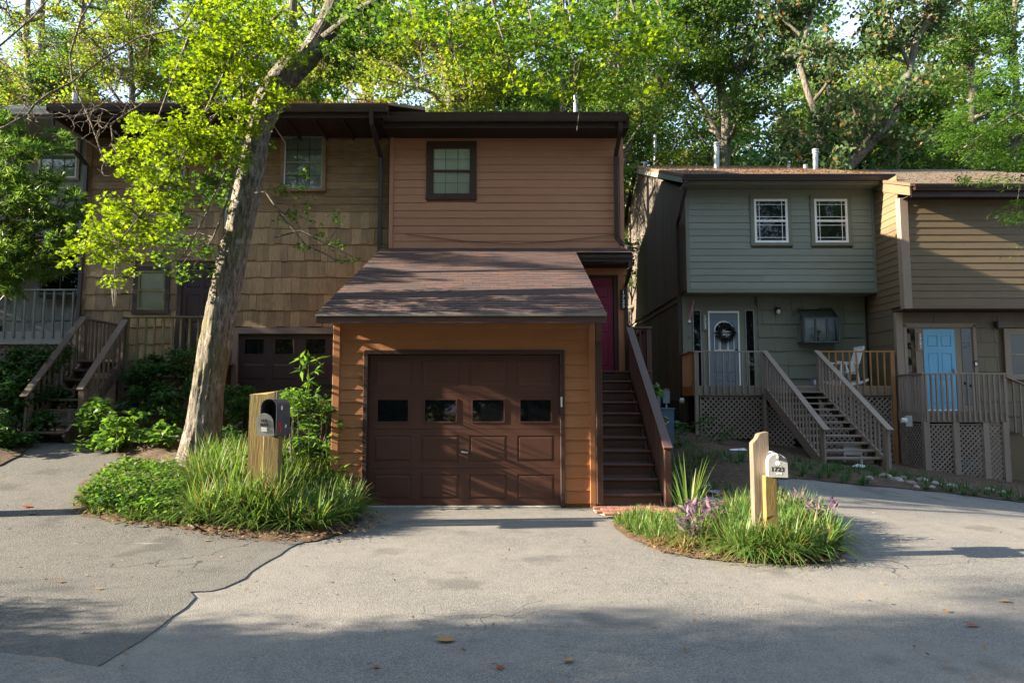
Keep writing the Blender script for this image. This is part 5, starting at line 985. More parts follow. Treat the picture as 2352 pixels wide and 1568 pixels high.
# crown above the frame: it shades the house fronts
C5 = [(rd.uniform(-5.5, 3), rd.uniform(9, 13.5), rd.uniform(8.6, 11)) for _ in range(160)]; addleaf('crown', C5, [40]*160, [.6]*160, .11, 'maple_leaf_shaded')
ms = thing('hanging_moss', 'pale strand of hanging moss dangling from the lowest maple spray', 'moss', at(262, 640, 9.2)); g = MB()
for k in range(14):
    x = 262+rd.uniform(-5, 5); y0 = rd.uniform(620, 660); g.tube([at(x, y0, 9.2), at(x+rd.uniform(-4, 4), y0+20, 9.2), at(x+rd.uniform(-4, 4), y0+45, 9.2)], [.004, .006, .002], 5)
kind(g.build('strand', 'moss_hang', ms), 'stuff')

# bare pale twigs entering at the upper left
BT = thing('bare_tree', 'leafless pale-twigged tree whose thin branches cross the upper left', 'tree', (-6.9, 8.3, gh(-6.9, 8.3))); bl = []
def bb(pts, Y=8.3): P, Rr = lim(pts, Y); bl.append((P, Rr)); return P, Rr
for p in ([(-60, 700, 14), (-70, 500, 12), (-60, 330, 9), (-30, 305, 5), (11, 292, 3), (64, 262, 2.6), (79, 240, 2.6), (112, 215, 2.4), (161, 191, 2.2), (240, 133, 2.2), (318, 86, 2), (408, 67, 1.8), (423, 55, 1.6), (445, 15, 1.4)], [(-70, 500, 10), (-90, 200, 8), (-30, 130, 4), (0, 105, 2.4), (75, 41, 2), (109, 0, 1.8), (130, -40, 1.6)],
          [(130, -40, 2), (213, 0, 2.2), (187, 41, 2.4), (161, 124, 2.2), (165, 180, 2), (187, 232, 1.9), (210, 285, 1.8), (228, 337, 1.6), (245, 382, 1.2)], [(-80, 350, 6), (-30, 150, 3), (0, 139, 2), (34, 165, 1.6), (67, 202, 1)], [(240, 133, 1.6), (277, 172, 1.4), (262, 217, 1.3), (210, 258, 1.3), (161, 270, 1.2), (135, 258, 1)],
          [(240, 26, 1.2), (210, 60, 1.2), (150, 97, 1.1), (75, 101, 1)], [(330, 236, 1.4), (255, 285, 1.8), (210, 277, 1.2)], [(255, 285, 1.5), (258, 322, 1)], [(310, -20, 1.4), (308, 45, 1), (280, 52, .8)], [(350, -20, 1.2), (345, 80, .9), (338, 145, .6)], [(15, 0, 1.4), (22, 40, 1), (30, 60, .6)], [(240, 133, 1), (200, 110, 1), (185, 85, .8)]): bb([(x, y, r*1.05) for x, y, r in p])
base = Vector((-6.9, 8.3, gh(-6.9, 8.3)-.1)); q0 = bl[0][0][0]; bl.append(([base, base.lerp(q0, .5), q0], [.14, .11, .09]))
for P, Rr in list(bl[:-1]):
    for i in range(1, len(P)):
        if P[i].x < -6.4: continue
        for _ in range(4):
            q = P[i-1].lerp(P[i], rd.random()); d = Vector((rd.gauss(0, 1), rd.gauss(0, .5), rd.gauss(0, 1))); w_ = wander(q, d, rd.uniform(.12, .55), 5, .35, rd); bl.append((w_, [.0055, .005, .0045, .004, .003, .002]))
            if rd.random() < .7: bl.append((wander(w_[3], d+Vector((rd.gauss(0, 1), 0, rd.gauss(0, 1))), rd.uniform(.08, .25), 3, .3, rd), [.004, .0035, .003, .002]))
V, L, St = tube_np(bl, 5); put('branches', np_mesh('branches', V-np.array(WL[BT]), L, St, True), BT, WL[BT], None, 'twig_pale')

# needle-leaved tree at the left edge
NTr = thing('needle_tree', 'dark needle-leaved evergreen leaning in at the left edge', 'tree', (-10.0, 11.4, gh(-10.0, 11.4))); nl = [([(-10.0, 11.4, .5), (-9.9, 11.4, 3), (-9.8, 11.4, 5.6), (-9.9, 11.3, 8.6)], [.16, .14, .1, .05])]; nl[0] = ([Vector(q) for q in nl[0][0]], nl[0][1])
TP, TD_ = [], []
for x, y, r, n_ in ((15, 285, 36, 5), (70, 330, 40, 6), (140, 320, 38, 5), (30, 370, 50, 9), (20, 440, 60, 14), (90, 430, 55, 12), (140, 470, 50, 10), (165, 500, 30, 6), (30, 510, 65, 16), (95, 520, 60, 14), (150, 540, 40, 8), (55, 580, 60, 13), (15, 610, 60, 12), (105, 600, 45, 8), (35, 655, 30, 4), (-60, 400, 90, 20), (-60, 560, 90, 20), (-40, 280, 60, 10)):
    for _ in range(n_*2):
        a = rd.uniform(0, 6.28); q = r*math.sqrt(rd.random()); e = at(x+q*math.cos(a), y+q*math.sin(a), 11.3+rd.uniform(-.6, .6)); d = (e-Vector((-9.8, 11.4, e.z-.5))).normalized()+Vector((rd.gauss(0, .4), rd.gauss(0, .4), rd.gauss(.15, .4))); d.normalize(); s = e-d*rd.uniform(.2, .4)
        nl.append(([s, s.lerp(e, .5)+Vector((0, 0, .02)), e], [.008, .006, .003]))
        for k in range(4):
            f = 1-k*.22
            for _ in range(20): TP.append(s.lerp(e, f)); TD_.append(d*.75+Vector((rd.gauss(0, .6), rd.gauss(0, .6), rd.gauss(.1, .6))))
for k in range(12): z = 3+k*.35; e = at(rd.uniform(20, 150), rd.uniform(320, 600), 11.3); s = Vector((-9.85, 11.4, e.z-.6)); nl.append(([s, s.lerp(e, .5), e], [.035, .022, .01]))
V, L, St = tube_np(nl, 6); put('trunk', np_mesh('trunk', V-np.array(WL[NTr]), L, St, True), NTr, WL[NTr], None, 'bark_far')
put('crown', leaves_mesh('crown', np.array([tuple(p) for p in TP])-np.array(WL[NTr]), .14, 'needle', .1, 'needle_leaf', .1, rng, [tuple(d) for d in TD_]), NTr, WL[NTr])

# ------------------------------------------------------------------ woodland behind the roofs
def T_(name, label, Y, stems_, **k):
    L = [lim(s, Y, base=(i == 0)) for i, s in enumerate(stems_)]; return tree(name, label, 'tree', L, **k)
T_('magnolia_tree', 'pale-trunked tree with yellow and rusty leaves behind the cedar roof', 27, [[(842, 250, 13), (846, 180, 12), (845, 120, 11), (838, 60, 9), (830, -40, 7), (825, -140, 5)], [(845, 190, 7), (800, 120, 5), (770, 100, 4)], [(846, 150, 6), (880, 110, 5), (900, 60, 4)]], leafm='wood_leaf_yellow', shape='oval', lsize=.17, nsub=46, sub_len=2.6, nleaf=14000, seed=2, start=.25, spread=.7)
T_('oak_tree', 'forked oak with a second leaning stem behind the terracotta roof', 22, [[(1037, 262, 16), (1034, 205, 15), (1014, 130, 13), (985, 60, 11), (950, -30, 9), (930, -150, 6)], [(1048, 262, 9), (1062, 220, 9), (1078, 170, 8), (1100, 90, 6), (1130, -20, 5), (1150, -120, 4)], [(1020, 236, 5), (975, 205, 4.5), (945, 180, 4), (905, 150, 3.5), (860, 138, 3)]], leafm='wood_leaf_yellow', nsub=50, sub_len=2.2, nleaf=48000, seed=3, lsize=.12, start=.2)
T_('oak_tree', 'tall grey oak forking into two pale limbs above the olive roof', 27, [[(1663, 385, 15), (1666, 330, 14), (1668, 270, 14), (1652, 180, 10), (1632, 80, 8), (1620, -30, 7), (1610, -150, 5)], [(1668, 262, 10), (1690, 200, 9), (1712, 130, 8), (1735, 60, 7), (1762, -30, 6), (1790, -130, 4)], [(1660, 330, 6), (1625, 265, 6), (1590, 200, 5), (1560, 150, 4)], [(1655, 190, 6), (1645, 120, 5), (1655, 40, 5), (1650, -60, 4)]], bark='bark', leafm='wood_leaf', nsub=56, sub_len=2.4, nleaf=50000, seed=5, lsize=.13, start=.25)
T_('magnolia_tree', 'slender magnolia with dark glossy leaves right of the grey oak', 24, [[(1887, 390, 11), (1886, 330, 10), (1878, 270, 9), (1855, 210, 8), (1838, 150, 7), (1850, 80, 6), (1880, -20, 5), (1890, -120, 4)], [(1885, 290, 5), (1905, 240, 4), (1890, 150, 3)]], leafm='magnolia_leaf', shape='oval', lsize=.18, nsub=46, sub_len=1.8, nleaf=13000, seed=6, start=.22, spread=.55, up=-.2)
T_('magnolia_tree', 'leaning magnolia with curved pale trunk behind the tan roof', 23, [[(1925, 410, 14), (1960, 372, 13), (2005, 325, 11), (2050, 268, 10), (2075, 215, 9), (2090, 160, 8), (2105, 90, 7), (2150, 20, 5), (2190, -50, 4)], [(2088, 150, 5), (2060, 90, 4), (2040, 10, 3)]], leafm='magnolia_leaf', shape='oval', lsize=.18, nsub=44, sub_len=1.8, nleaf=12000, seed=7, start=.3, spread=.55, up=-.2)
for i, (px_, Yd, rr_, lab) in enumerate(((62, 31, 9, 'dark straight trunk at the far left behind the white gutter'), (97, 36, 9, 'dark straight trunk just right of the leftmost one in the wood'), (190, 33, 8, 'straight tree rising behind the bare twigs at the upper left'), (300, 30, 7, 'slim tree rising above the cedar roof left of the yellow maple leaves'), (1290, 30, 8, 'leafy tree above the middle of the terracotta roof'), (1420, 26, 7, 'leafy tree above the right end of the terracotta roof'), (1505, 34, 6, 'thin pale trunk between the terracotta and olive roofs'), (2230, 30, 9, 'tall green tree behind the tan roof'), (2330, 27, 8, 'green tree at the upper right corner'), (720, 29, 7, 'green tree seen behind the fork of the leaning tree'))):
    tree('wood_tree', lab, 'tree', [lim([(px_, 330, rr_), (px_+4, 200, rr_*.9), (px_-3, 80, rr_*.8), (px_+6, -60, rr_*.6), (px_, -180, rr_*.4)], Yd, True)], leafm='wood_leaf' if i % 3 else 'wood_leaf_yellow', nsub=58, sub_len=2.8, nleaf=42000, seed=20+i, lsize=.14, start=.08 if i > 3 else .15, spread=.6)
# fillers share three crowns
FV = []
for v in range(3):
    h_ = (13, 11, 8)[v]; FV.append(tree('wood_tree', ('broad green tree deep in the wood behind the houses', 'rounded green tree deep in the wood behind the houses', 'low bushy tree behind the houses')[v], 'tree', [([Vector((200+v*20, 200, 0)), Vector((200.2+v*20, 200, h_*.4)), Vector((200+v*20, 200.3, h_*.75)), Vector((200.3+v*20, 200, h_))], [.24, .2, .14, .05])], leafm=('wood_leaf', 'wood_leaf_yellow', 'shrub_leaf')[v], nsub=(60, 56, 50)[v], sub_len=(3.4, 3.2, 2.4)[v], nleaf=(42000, 38000, 32000)[v], seed=50+v, lsize=.165, start=(.2, .2, .08)[v], spread=.75))
used = set(); r5 = random.Random(9); GRP = 'trees deep in the wood'
def plant(v, x, y, sc=1.0, label=None, group=GRP):
    z = gh(x, y)-.1; src = FV[v]; lab = label or src['label']
    if v not in used: used.add(v); src.location = (x, y, z); src.rotation_euler = (0, 0, r5.uniform(0, 6)); src.scale = (sc,)*3; src['label'] = lab; src['group'] = group; return src
    return dup_tree(src, (x, y, z), r5.uniform(0, 6.28), sc, lab, group)
for i in range(13): plant(i % 3, -34+i*5.8+r5.uniform(-1.5, 1.5), r5.uniform(36, 42), r5.uniform(1.25, 1.6))
for i in range(12): plant((i+1) % 3, -38+i*7.2+r5.uniform(-2, 2), r5.uniform(46, 56), r5.uniform(1.75, 2.15))
for x, y, s_ in ((5.5, 31, .9), (2.8, 28.5, .8), (12, 33, 1.0), (17, 30, 1.0), (22, 28, 1.1), (-14, 30, .9), (-20, 28, 1.1), (9, 30.5, .85), (4.2, 34, 1.1), (14, 36, 1.6), (20, 36, 1.7), (26, 34, 1.6), (10, 38, 1.7)): plant(2, x, y, s_)
# unseen trees to the left and street trees across the road: they give the dapple and the window reflections
SG = 'street trees beyond the frame'
for v, x, y, s_ in ((0, -9, -14, 1.6), (1, -1, -16, 1.9), (0, 7, -14, 1.6), (1, 15, -16, 1.9), (0, 23, -13, 1.6), (1, -18, -15, 1.7), (0, -5, -25, 2.1), (1, 11, -26, 2.2), (0, 3, -24, 2.0)): plant(v, x, y, s_, 'tall green street tree across the road behind the viewpoint', SG)
for v, x, y, s_ in ((0, -17, .7, .85), (1, -27, -.7, 1.0), (0, -19, 14.6, .92), (1, -13.5, -.3, .85), (2, -10.4, 3.15, .50), (2, -14.2, 12.2, .72), (0, -36, 14.5, 1.2), (1, -13, -7, 1.0)): plant(v, x, y, s_, 'unseen leafy shade tree beyond the left edge of the picture', SG)  # several added only to block sun from roof, stairs and near road
for i in range(9): plant(2, -24+i*6+r5.uniform(-1, 1), -10+r5.uniform(-2, 1), r5.uniform(.7, .95), 'low bushy tree across the road behind the viewpoint', SG)

# overhanging tree at the right
OT = tree('overhanging_tree', 'bright green tree overhanging the tan roof at the right edge', 'tree', [([Vector((12.6, 13, -.4)), Vector((12.5, 13.2, 3)), Vector((12.2, 13.3, 6)), Vector((12, 13.5, 9))], [.2, .18, .13, .07]), (lambda q: ([Vector((12.3, 13.3, 5.4)), q(2330, 260), q(2270, 300), q(2200, 350)], [.08, .05, .03, .015]))(lambda x, y: at(x, y, 14)), (lambda q: ([Vector((12.3, 13.3, 5)), q(2345, 400), q(2335, 480)], [.05, .03, .01]))(lambda x, y: at(x, y, 14))],
     leafm='shrub_leaf_bright', shape='lance', lsize=.10, nsub=4, nleaf=600, seed=70, sub_len=1.0)
C, Nn, Sp = blobs([(2290, 190, 60), (2250, 260, 60), (2320, 240, 70), (2190, 300, 45), (2160, 340, 35), (2230, 340, 60), (2300, 330, 70), (2340, 380, 50), (2260, 390, 40), (2340, 440, 30), (2325, 490, 22), (2345, 495, 24), (2210, 390, 30), (2400, 300, 80), (2340, 130, 60)], 14, 55, .7, 1.3)
P = clumps(C, Nn, Sp, rng, .45); put('crown', leaves_mesh('crown', P-np.array(OT.location), .11, 'lance', .9, 'shrub_leaf_bright', rng=rng), OT, OT.location)

# ------------------------------------------------------------------ shrubs and plants near the houses
def shrub(name, label, cat, bl_, leafm, lsize, n, shape='lance', dens=1.0, dy=.35, k=1.3, up=.7, group=None, stems_=8):
    X_ = [at(x, y, Y) for x, y, r, Y in bl_]; cx = sum(q.x for q in X_)/len(X_); cy = sum(q.y for q in X_)/len(X_); t = thing(name, label, cat, (cx, cy, gh(cx, cy)), group); C, Nn, Sp = [], [], []
    for x, y, r, Y in bl_:
        a_, b_, c_ = blobs([(x, y, r)], Y, n*2, dy, k); C += a_; Nn += b_; Sp += c_
    C = [(x, y, max(z, bedz(x, y)+.05)) for x, y, z in C]; P = clumps(C, Nn, Sp, rng, .6); P[:, 2] = np.maximum(P[:, 2], [bedz(a, b)+.02 for a, b in P[:, :2]])
    put('foliage', leaves_mesh('foliage', P-np.array(WL[t]), lsize, shape, up, leafm, rng=rng), t, WL[t]); ln = []
    for c in rd.sample(C, min(len(C), stems_*3)):
        g0 = Vector((c[0]*.6+cx*.4, c[1]*.6+cy*.4, bedz(cx, cy)-.05)); ln.append(([g0, g0.lerp(Vector(c), .5)+Vector((rd.gauss(0, .05), 0, .05)), Vector(c)], [.012, .009, .004]))
    V, L, St = tube_np(ln, 5); put('stems', np_mesh('stems', V-np.array(WL[t]), L, St), t, WL[t], None, 'bark_far'); return t
shrub('shrub', 'dark green shrub covering the railing of the grey balcony left of the stairs', 'shrub', [(60, 850, 60, 12.8), (120, 830, 45, 12.9), (130, 900, 50, 12.6), (40, 920, 60, 12.2), (100, 960, 40, 12.3), (20, 860, 50, 12.5)], 'shrub_leaf', .085, 70, 'oval')
shrub('shrub', 'low very dark shrub at the lower left corner of the stairs', 'shrub', [(10, 990, 45, 11.6), (-20, 1030, 50, 11.2), (40, 1010, 30, 11.8)], 'shrub_leaf', .09, 60, 'oval')
shrub('shrub', 'dense green shrub right of the dark wooden stairs', 'shrub', [(330, 860, 45, 13.0), (380, 850, 50, 13.0), (430, 830, 40, 12.9), (350, 920, 50, 12.5), (410, 920, 45, 12.2), (440, 880, 40, 12.4), (310, 930, 30, 12.6)], 'shrub_leaf', .08, 70, 'oval')
shrub('shrub', 'bright broad-leaved shrub at the foot of the dark wooden stairs', 'shrub', [(240, 955, 40, 11.6), (215, 1000, 35, 11.4), (270, 1000, 45, 11.3), (320, 980, 40, 11.4), (370, 1000, 40, 11.2), (250, 1030, 30, 11.2)], 'shrub_leaf_bright', .12, 26, 'oval')
shrub('shrub', 'dark shrub between the leaning trunk and the mossy timber post', 'shrub', [(545, 910, 35, 12.4), (560, 960, 45, 12.0), (540, 1020, 40, 11.4), (585, 1020, 30, 11.0), (555, 1060, 30, 10.6)], 'shrub_leaf', .08, 70, 'oval')
shrub('shrub', 'mixed dark leafy shrub between the mailbox and the lean-to garage wall', 'shrub', [(690, 930, 30, 11.4), (735, 940, 30, 11.0), (690, 1000, 40, 10.9), (735, 1010, 35, 10.6), (700, 1060, 40, 10.3), (745, 1070, 30, 10.2)], 'shrub_leaf', .085, 34, 'oval')
shrub('shrub', 'small bright lime shrub just behind the dark mailbox', 'shrub', [(690, 925, 18, 9.6), (670, 915, 12, 9.6)], 'shrub_leaf_bright', .06, 70, 'oval')
shrub('shrub', 'broad dark strappy shrub below the lattice of the olive deck', 'shrub', [(1570, 1000, 30, 14.8), (1620, 990, 30, 15.2), (1660, 1010, 25, 15.4), (1545, 980, 20, 15)], 'shrub_leaf', .22, 9, 'lance', dy=.3)
shrub('shrub', 'feathery green shrub beside the brown stair post', 'shrub', [(1575, 1030, 25, 11.2), (1590, 1070, 25, 10.9), (1560, 1080, 25, 10.8), (1600, 1030, 15, 11.2)], 'shrub_leaf', .06, 60, 'needle', up=.1)
shrub('shrub', 'little leafy shrub peeping over the brown stair rail', 'shrub', [(1493, 895, 10, 13.6)], 'shrub_leaf_bright', .16, 18, 'oval')
shrub('shrub', 'sunlit leafy weeds around the foot of the leaning trunk', 'shrub', [(405, 1085, 28, 9.7), (430, 1110, 26, 9.4), (385, 1110, 26, 9.6), (470, 1110, 20, 9.5), (350, 1100, 22, 9.9)], 'shrub_leaf_bright', .075, 34)
def palm_weed(x, y0, y1, Y, label, n, sc=1.0):
    b = at(x, y1, Y); t_ = at(x, y0, Y); g0 = Vector((b.x, Y, bedz(b.x, Y)-.02)); t = thing('tall_weed', label, 'plant', g0); MB().tube([g0, g0.lerp(t_, .5)+Vector((.02, 0, 0)), t_], [.012, .009, .005], 6).build('stem', 'shrub_leaf_bright', t); P, D = [], []
    for i in range(n):
        f = .3+.7*i/(n-1); q = g0.lerp(t_, f); a = i*2.4; ln = .22*sc*(1.15-f*.6)
        for s_ in (0, 1):
            d = Vector((math.cos(a+s_*3.14), math.sin(a+s_*3.14), .35)); e = q+d*ln
            for k in range(7): P.append(tuple(e)); D.append(tuple(d*.6+Vector((rd.gauss(0, .6), rd.gauss(0, .6), rd.gauss(-.1, .35)))))
    for k in range(14): P.append(tuple(t_)); D.append((rd.gauss(0, .5), rd.gauss(0, .5), .8))
    put('leaves', leaves_mesh('leaves', np.array(P)-np.array(g0), .17*sc, 'lance', .4, 'shrub_leaf_bright', .3, rng, D), t, g0)
palm_weed(708, 832, 1080, 9.9, 'tall single-stemmed weed with fingered leaves before the plum garage door', 9); palm_weed(748, 950, 1090, 9.8, 'shorter fingered weed against the garage corner board', 6, .9); palm_weed(672, 960, 1090, 9.7, 'short weed directly right of the mossy timber post', 5, .8); palm_weed(590, 1050, 1110, 8.7, 'small lit weed at the foot of the mossy timber post', 4, .7)
# strap-leaved border plants
def inpoly(x, y, P):
    c = False
    for (x1, y1), (x2, y2) in zip(P, P[1:]+P[:1]):
        if (y1 > y) != (y2 > y) and x < (x2-x1)*(y-y1)/(y2-y1)+x1: c = not c
    return c
def scatter(poly, n, mind, cond=lambda x, y: True):
    xs = [p[0] for p in poly]; ys = [p[1] for p in poly]; out = []
    for _ in range(n*40):
        if len(out) >= n: break
        x, y = rd.uniform(min(xs), max(xs)), rd.uniform(min(ys), max(ys))
        if inpoly(x, y, poly) and cond(x, y) and all((x-a)**2+(y-b)**2 > mind**2 for a, b in out): out.append((x, y))
    return out
def bladeobj(name, pts, length, width, n, mat, arch=1.0, spread=.05, label=None, dry=None, z=.05):
    V, L, St = blades([(x, y, bedz(x, y)-.04+z*0) for x, y in pts], length, width, rng, arch, 4, n, spread); me = np_mesh(name, V, L, St); me.materials.append(M[mat]); o = kind(put(name, me), 'stuff')
    if label: o['label'] = label
    return o
LP = [(p[0], p[1]) for p in LB]; RP = [(p[0], p[1]) for p in RB]
wp = lambda *a: [tuple(gpt(*p)[:2]) for p in a]
PL = wp((430, 1150), (440, 1205), (540, 1222), (640, 1232), (730, 1232), (800, 1212), (822, 1180), (800, 1150), (640, 1130), (500, 1120))
bladeobj('strap_grass', scatter(PL, 135, .085)+[(P1.location.x+dx, 8.25+dy) for dx in (-.2, -.05, .1, .25) for dy in (0, -.12)], .56, .016, 85, 'blade', 1.0, .06, 'tall arching strap-leaved border grass around the mossy timber post'); bladeobj('strap_grass', scatter(wp((420, 1150), (480, 1160), (640, 1170), (760, 1165), (800, 1150), (760, 1110), (640, 1090), (540, 1085), (440, 1100)), 80, .11), .74, .018, 80, 'blade', 1.0, .06, 'taller back row of strap-leaved border grass beside the leaning trunk'); bladeobj('strap_grass', [(P1.location.x+dx, 8.2+dy) for dx in (-.32, -.2, -.1, .02, .12, .22, .34) for dy in (0, -.1)], .82, .018, 46, 'blade', .8, .07, 'tall strap-leaved grass hiding the foot of the mossy timber post'); bladeobj('strap_grass', scatter(PL, 30, .1), .30, .012, 18, 'blade_dry', 1.2, .06, 'dry brown blades at the base of the left border grass')
PL2 = wp((185, 1165), (215, 1188), (310, 1198), (440, 1212), (440, 1120), (360, 1085), (290, 1080), (230, 1110))
bladeobj('strap_grass', scatter(PL2, 170, .06), .26, .010, 40, 'blade', 1.3, .06, 'short sunlit grass on the left tip of the border'); 
C = [(x, y, bedz(x, y)+rd.uniform(.02, .16)) for x, y in scatter(PL2, 300, .05)]; P = clumps(C, 16, .12, rng, .5); kind(put('ground_cover', leaves_mesh('ground_cover', P, .06, 'oval', .8, 'shrub_leaf_bright', rng=rng)), 'stuff')['label'] = 'leafy yellow-green ground cover at the left tip of the border'
PR = wp((1575, 1262), (1700, 1284), (1830, 1288), (1915, 1282), (1925, 1262), (1890, 1215), (1850, 1190), (1780, 1185), (1680, 1190), (1610, 1225))
bladeobj('strap_grass', scatter(PR, 110, .07)+[(P2.location.x+dx, 6.76+dy) for dx in (-.22, -.1, .02, .14, .26) for dy in (0, -.07)], .47, .014, 90, 'blade', 1.15, .05, 'arching strap-leaved border grass around the split grey post'); bladeobj('strap_grass', scatter(wp((1490, 1255), (1600, 1278), (1750, 1290), (1920, 1285), (1920, 1272), (1700, 1272), (1540, 1245)), 45, .06), .22, .010, 26, 'blade_dry', 1.3, .05, 'dry fringe of border grass along the road edge')
PR2 = wp((1420, 1205), (1440, 1222), (1500, 1250), (1580, 1262), (1600, 1220), (1540, 1200), (1460, 1192)); bladeobj('strap_grass', scatter(PR2, 48, .08), .24, .011, 50, 'blade', 1.0, .05, 'low blue-green grass tufts at the left end of the right border')
GR = scatter([tuple(p) for p in RP], 230, .2, lambda x, y: y > 9.9 and x < 9.3 and y < 13.6+.3*(x > 7) and not (3.3 < x < 4.6 and y < 11.2)); bladeobj('strap_grass', [g_ for g_ in GR if nz(g_[0], g_[1], .7) > -.1], .28, .011, 26, 'shrub_leaf', 1.1, .06, 'shaded strap-leaved grass before the olive deck stairs')
bladeobj('strap_grass', scatter([tuple(p) for p in RP], 60, .25, lambda x, y: y > 12 and x > 8.3), .16, .009, 20, 'blade', 1.2, .05, 'sparse grass tufts below the right-hand deck')
def tuft(name, label, x, y, Y, L_, w_, n, mat, arch, cat='plant', sp=.06):
    q = gpt(x, y); t = thing(name, label, cat, (q.x, q.y, bedz(q.x, q.y)-.03)); V, L, St = blades([(0, 0, 0)], L_, w_, rng, arch, 5, n, sp); me = np_mesh('blades', V, L, St); put('blades', me, t, WL[t], None, mat); return t
tuft('iris', 'tall upright sword-leaved plant before the brown stair post', 1585, 1222, 8, .92, .022, 46, 'blade', .42, sp=.10)
for i, (x, y, lab, n_) in enumerate(((1622, 1238, 'purple-leaved plant between the sword leaves and the split post', 150), (1600, 1262, 'smaller purple-leaved plant at the road edge', 70), (1885, 1240, 'purple-leaved plant at the right end of the border', 110), (1832, 1205, 'small pink-purple plant behind the white mailbox post', 40))):
    q = gpt(x, y); t = thing('purple_plant', lab, 'plant', (q.x, q.y, bedz(q.x, q.y))); P = clumps([(rd.uniform(-.15, .15), rd.uniform(-.12, .12), rd.uniform(.12, .34)) for _ in range(10)], n_/9, .1, rng, .8); D = rng.normal(size=P.shape)*.6+np.array([0, 0, .8]); put('foliage', leaves_mesh('foliage', P, .11, 'lance', .1, 'purple_leaf', .2, rng, D), t, WL[t]); ln = [([Vector((0, 0, -.02)), Vector(tuple(p))*.5, Vector(tuple(p))], [.006, .005, .003]) for p in P[::8]]; V, L, St = tube_np(ln, 5); put('stems', np_mesh('stems', V, L, St), t, WL[t], None, 'purple_leaf')

# roots, stones, flagstones, litter and fallen leaves
def rock(x, y, s_, name, label, cat, mat, flat=.6, z=0, group=None):
    q = gpt(x, y); bm = bmesh.new(); bmesh.ops.create_icosphere(bm, subdivisions=2, radius=1); sd = rd.uniform(0, 99)
    for v in bm.verts: v.co *= 1+.35*noise.noise(v.co*1.3+Vector((sd, 0, 0))); v.co = Vector((v.co.x*s_, v.co.y*s_*.8, v.co.z*s_*flat))
    me = bpy.data.meshes.new(name); bm.to_mesh(me); bm.free(); me.materials.append(M[mat]); o = put(name, me, None, (q.x, q.y, bedz(q.x, q.y)+s_*flat*.2+z)); o.rotation_euler = (0, 0, rd.uniform(0, 3)); return tag(o, label, cat, group)
for i, (x, y, s_) in enumerate(((2060, 1112, .11), (2092, 1118, .09), (2120, 1112, .12), (2150, 1120, .10), (2185, 1126, .12), (2035, 1104, .13), (2076, 1106, .08), (2222, 1128, .10), (1995, 1108, .10), (2270, 1135, .11), (2140, 1128, .07), (2105, 1127, .06), (2305, 1140, .1))): rock(x, y, s_, 'stone', 'rounded beige edging stone between the right driveway and the decks', 'stone', 'stone', .5, group='edging stones along the right driveway')
for i, (x, y, lab) in enumerate(((1628, 1158, 'grey slate flagstone nearest the purple plants'), (1650, 1140, 'broad grey slate flagstone in the middle of the garden path'), (1622, 1125, 'pale slate flagstone farthest back on the garden path'), (1600, 1140, 'small slate flagstone left on the garden path'))): rock(x, y, .20-.02*i, 'flagstone', lab, 'flagstone', 'slate', .14)
g = MB()
for pts in ([(345, 1192), (400, 1200), (450, 1205), (520, 1216), (590, 1226), (640, 1236)], [(400, 1198), (430, 1212), (445, 1225)], [(480, 1205), (540, 1212), (600, 1218), (655, 1222)]): g.tube([gpt(x, y)+Vector((0, 0, .05+rd.uniform(-.01, .02))) for x, y in pts], [.03, .035, .03, .028, .02, .012][:len(pts)] if len(pts) > 3 else [.025, .02, .01], 8)
tag(g.build('tree_root', 'bark', None, True), 'exposed tree roots along the road edge of the left border', 'root')
def litter(n, poly, zf, size, mat, name, label, w_=None):
    pts = scatter(poly, n, 0); P = np.array([(x, y, zf(x, y)) for x, y in pts]); o = kind(put(name, leaves_mesh(name, P, size, 'oval', 3, mat, .15, rng)), 'stuff'); o['label'] = label; return o
litter(900, wp((165, 1165), (215, 1205), (400, 1228), (640, 1255), (850, 1235), (900, 1195), (830, 1170), (600, 1195), (300, 1180)), lambda x, y: gh(x, y)+.07, .05, 'litter', 'leaf_litter', 'brown leaf litter along the edge of the left border')
litter(600, wp((1400, 1205), (1500, 1275), (1700, 1305), (1940, 1300), (1945, 1262), (1700, 1270), (1500, 1235)), lambda x, y: gh(x, y)+.05, .04, 'litter', 'leaf_litter', 'brown leaf litter along the edge of the right border')
litter(900, [(-7, 3.6), (7, 3.6), (12, 9), (12, 12), (-9, 11)], lambda x, y: gh(x, y)+.024, .032, 'litter', 'leaf_litter', 'small fallen leaves and twigs scattered over the road')
litter(700, [(2.8, 10), (9, 12.4), (14, 13.5), (14, 16), (5, 16), (2.8, 13)], lambda x, y: gh(x, y)+.08, .06, 'litter', 'leaf_litter', 'brown leaf litter in the shaded right garden')
def rooflitter(n, x0, x1, y0, y1, zf, lab): pts = [(rd.uniform(x0, x1), y0+(y1-y0)*rd.random()**1.5) for _ in range(n)]; P = np.array([(x, y, zf(y)+.02) for x, y in pts]); kind(put('leaf_litter', leaves_mesh('leaf_litter', P, .09, 'lance', 2, 'litter', .15, rng)), 'stuff')['label'] = lab
rooflitter(2600, 4.5, 9.8, 17.25, 24, lambda y: 7.33+(y-17.2)*.3767, 'dry leaves and needles covering the olive house roof'); rooflitter(1300, 9.7, 16, 16.1, 22, lambda y: 6.70+(y-16.02)*.3877, 'dry leaves covering the tan house roof'); rooflitter(900, -9.3, -2.6, 13.4, 15, lambda y: 7.50+(y-13.36)*.4255, 'dry leaves along the cedar house gutter')
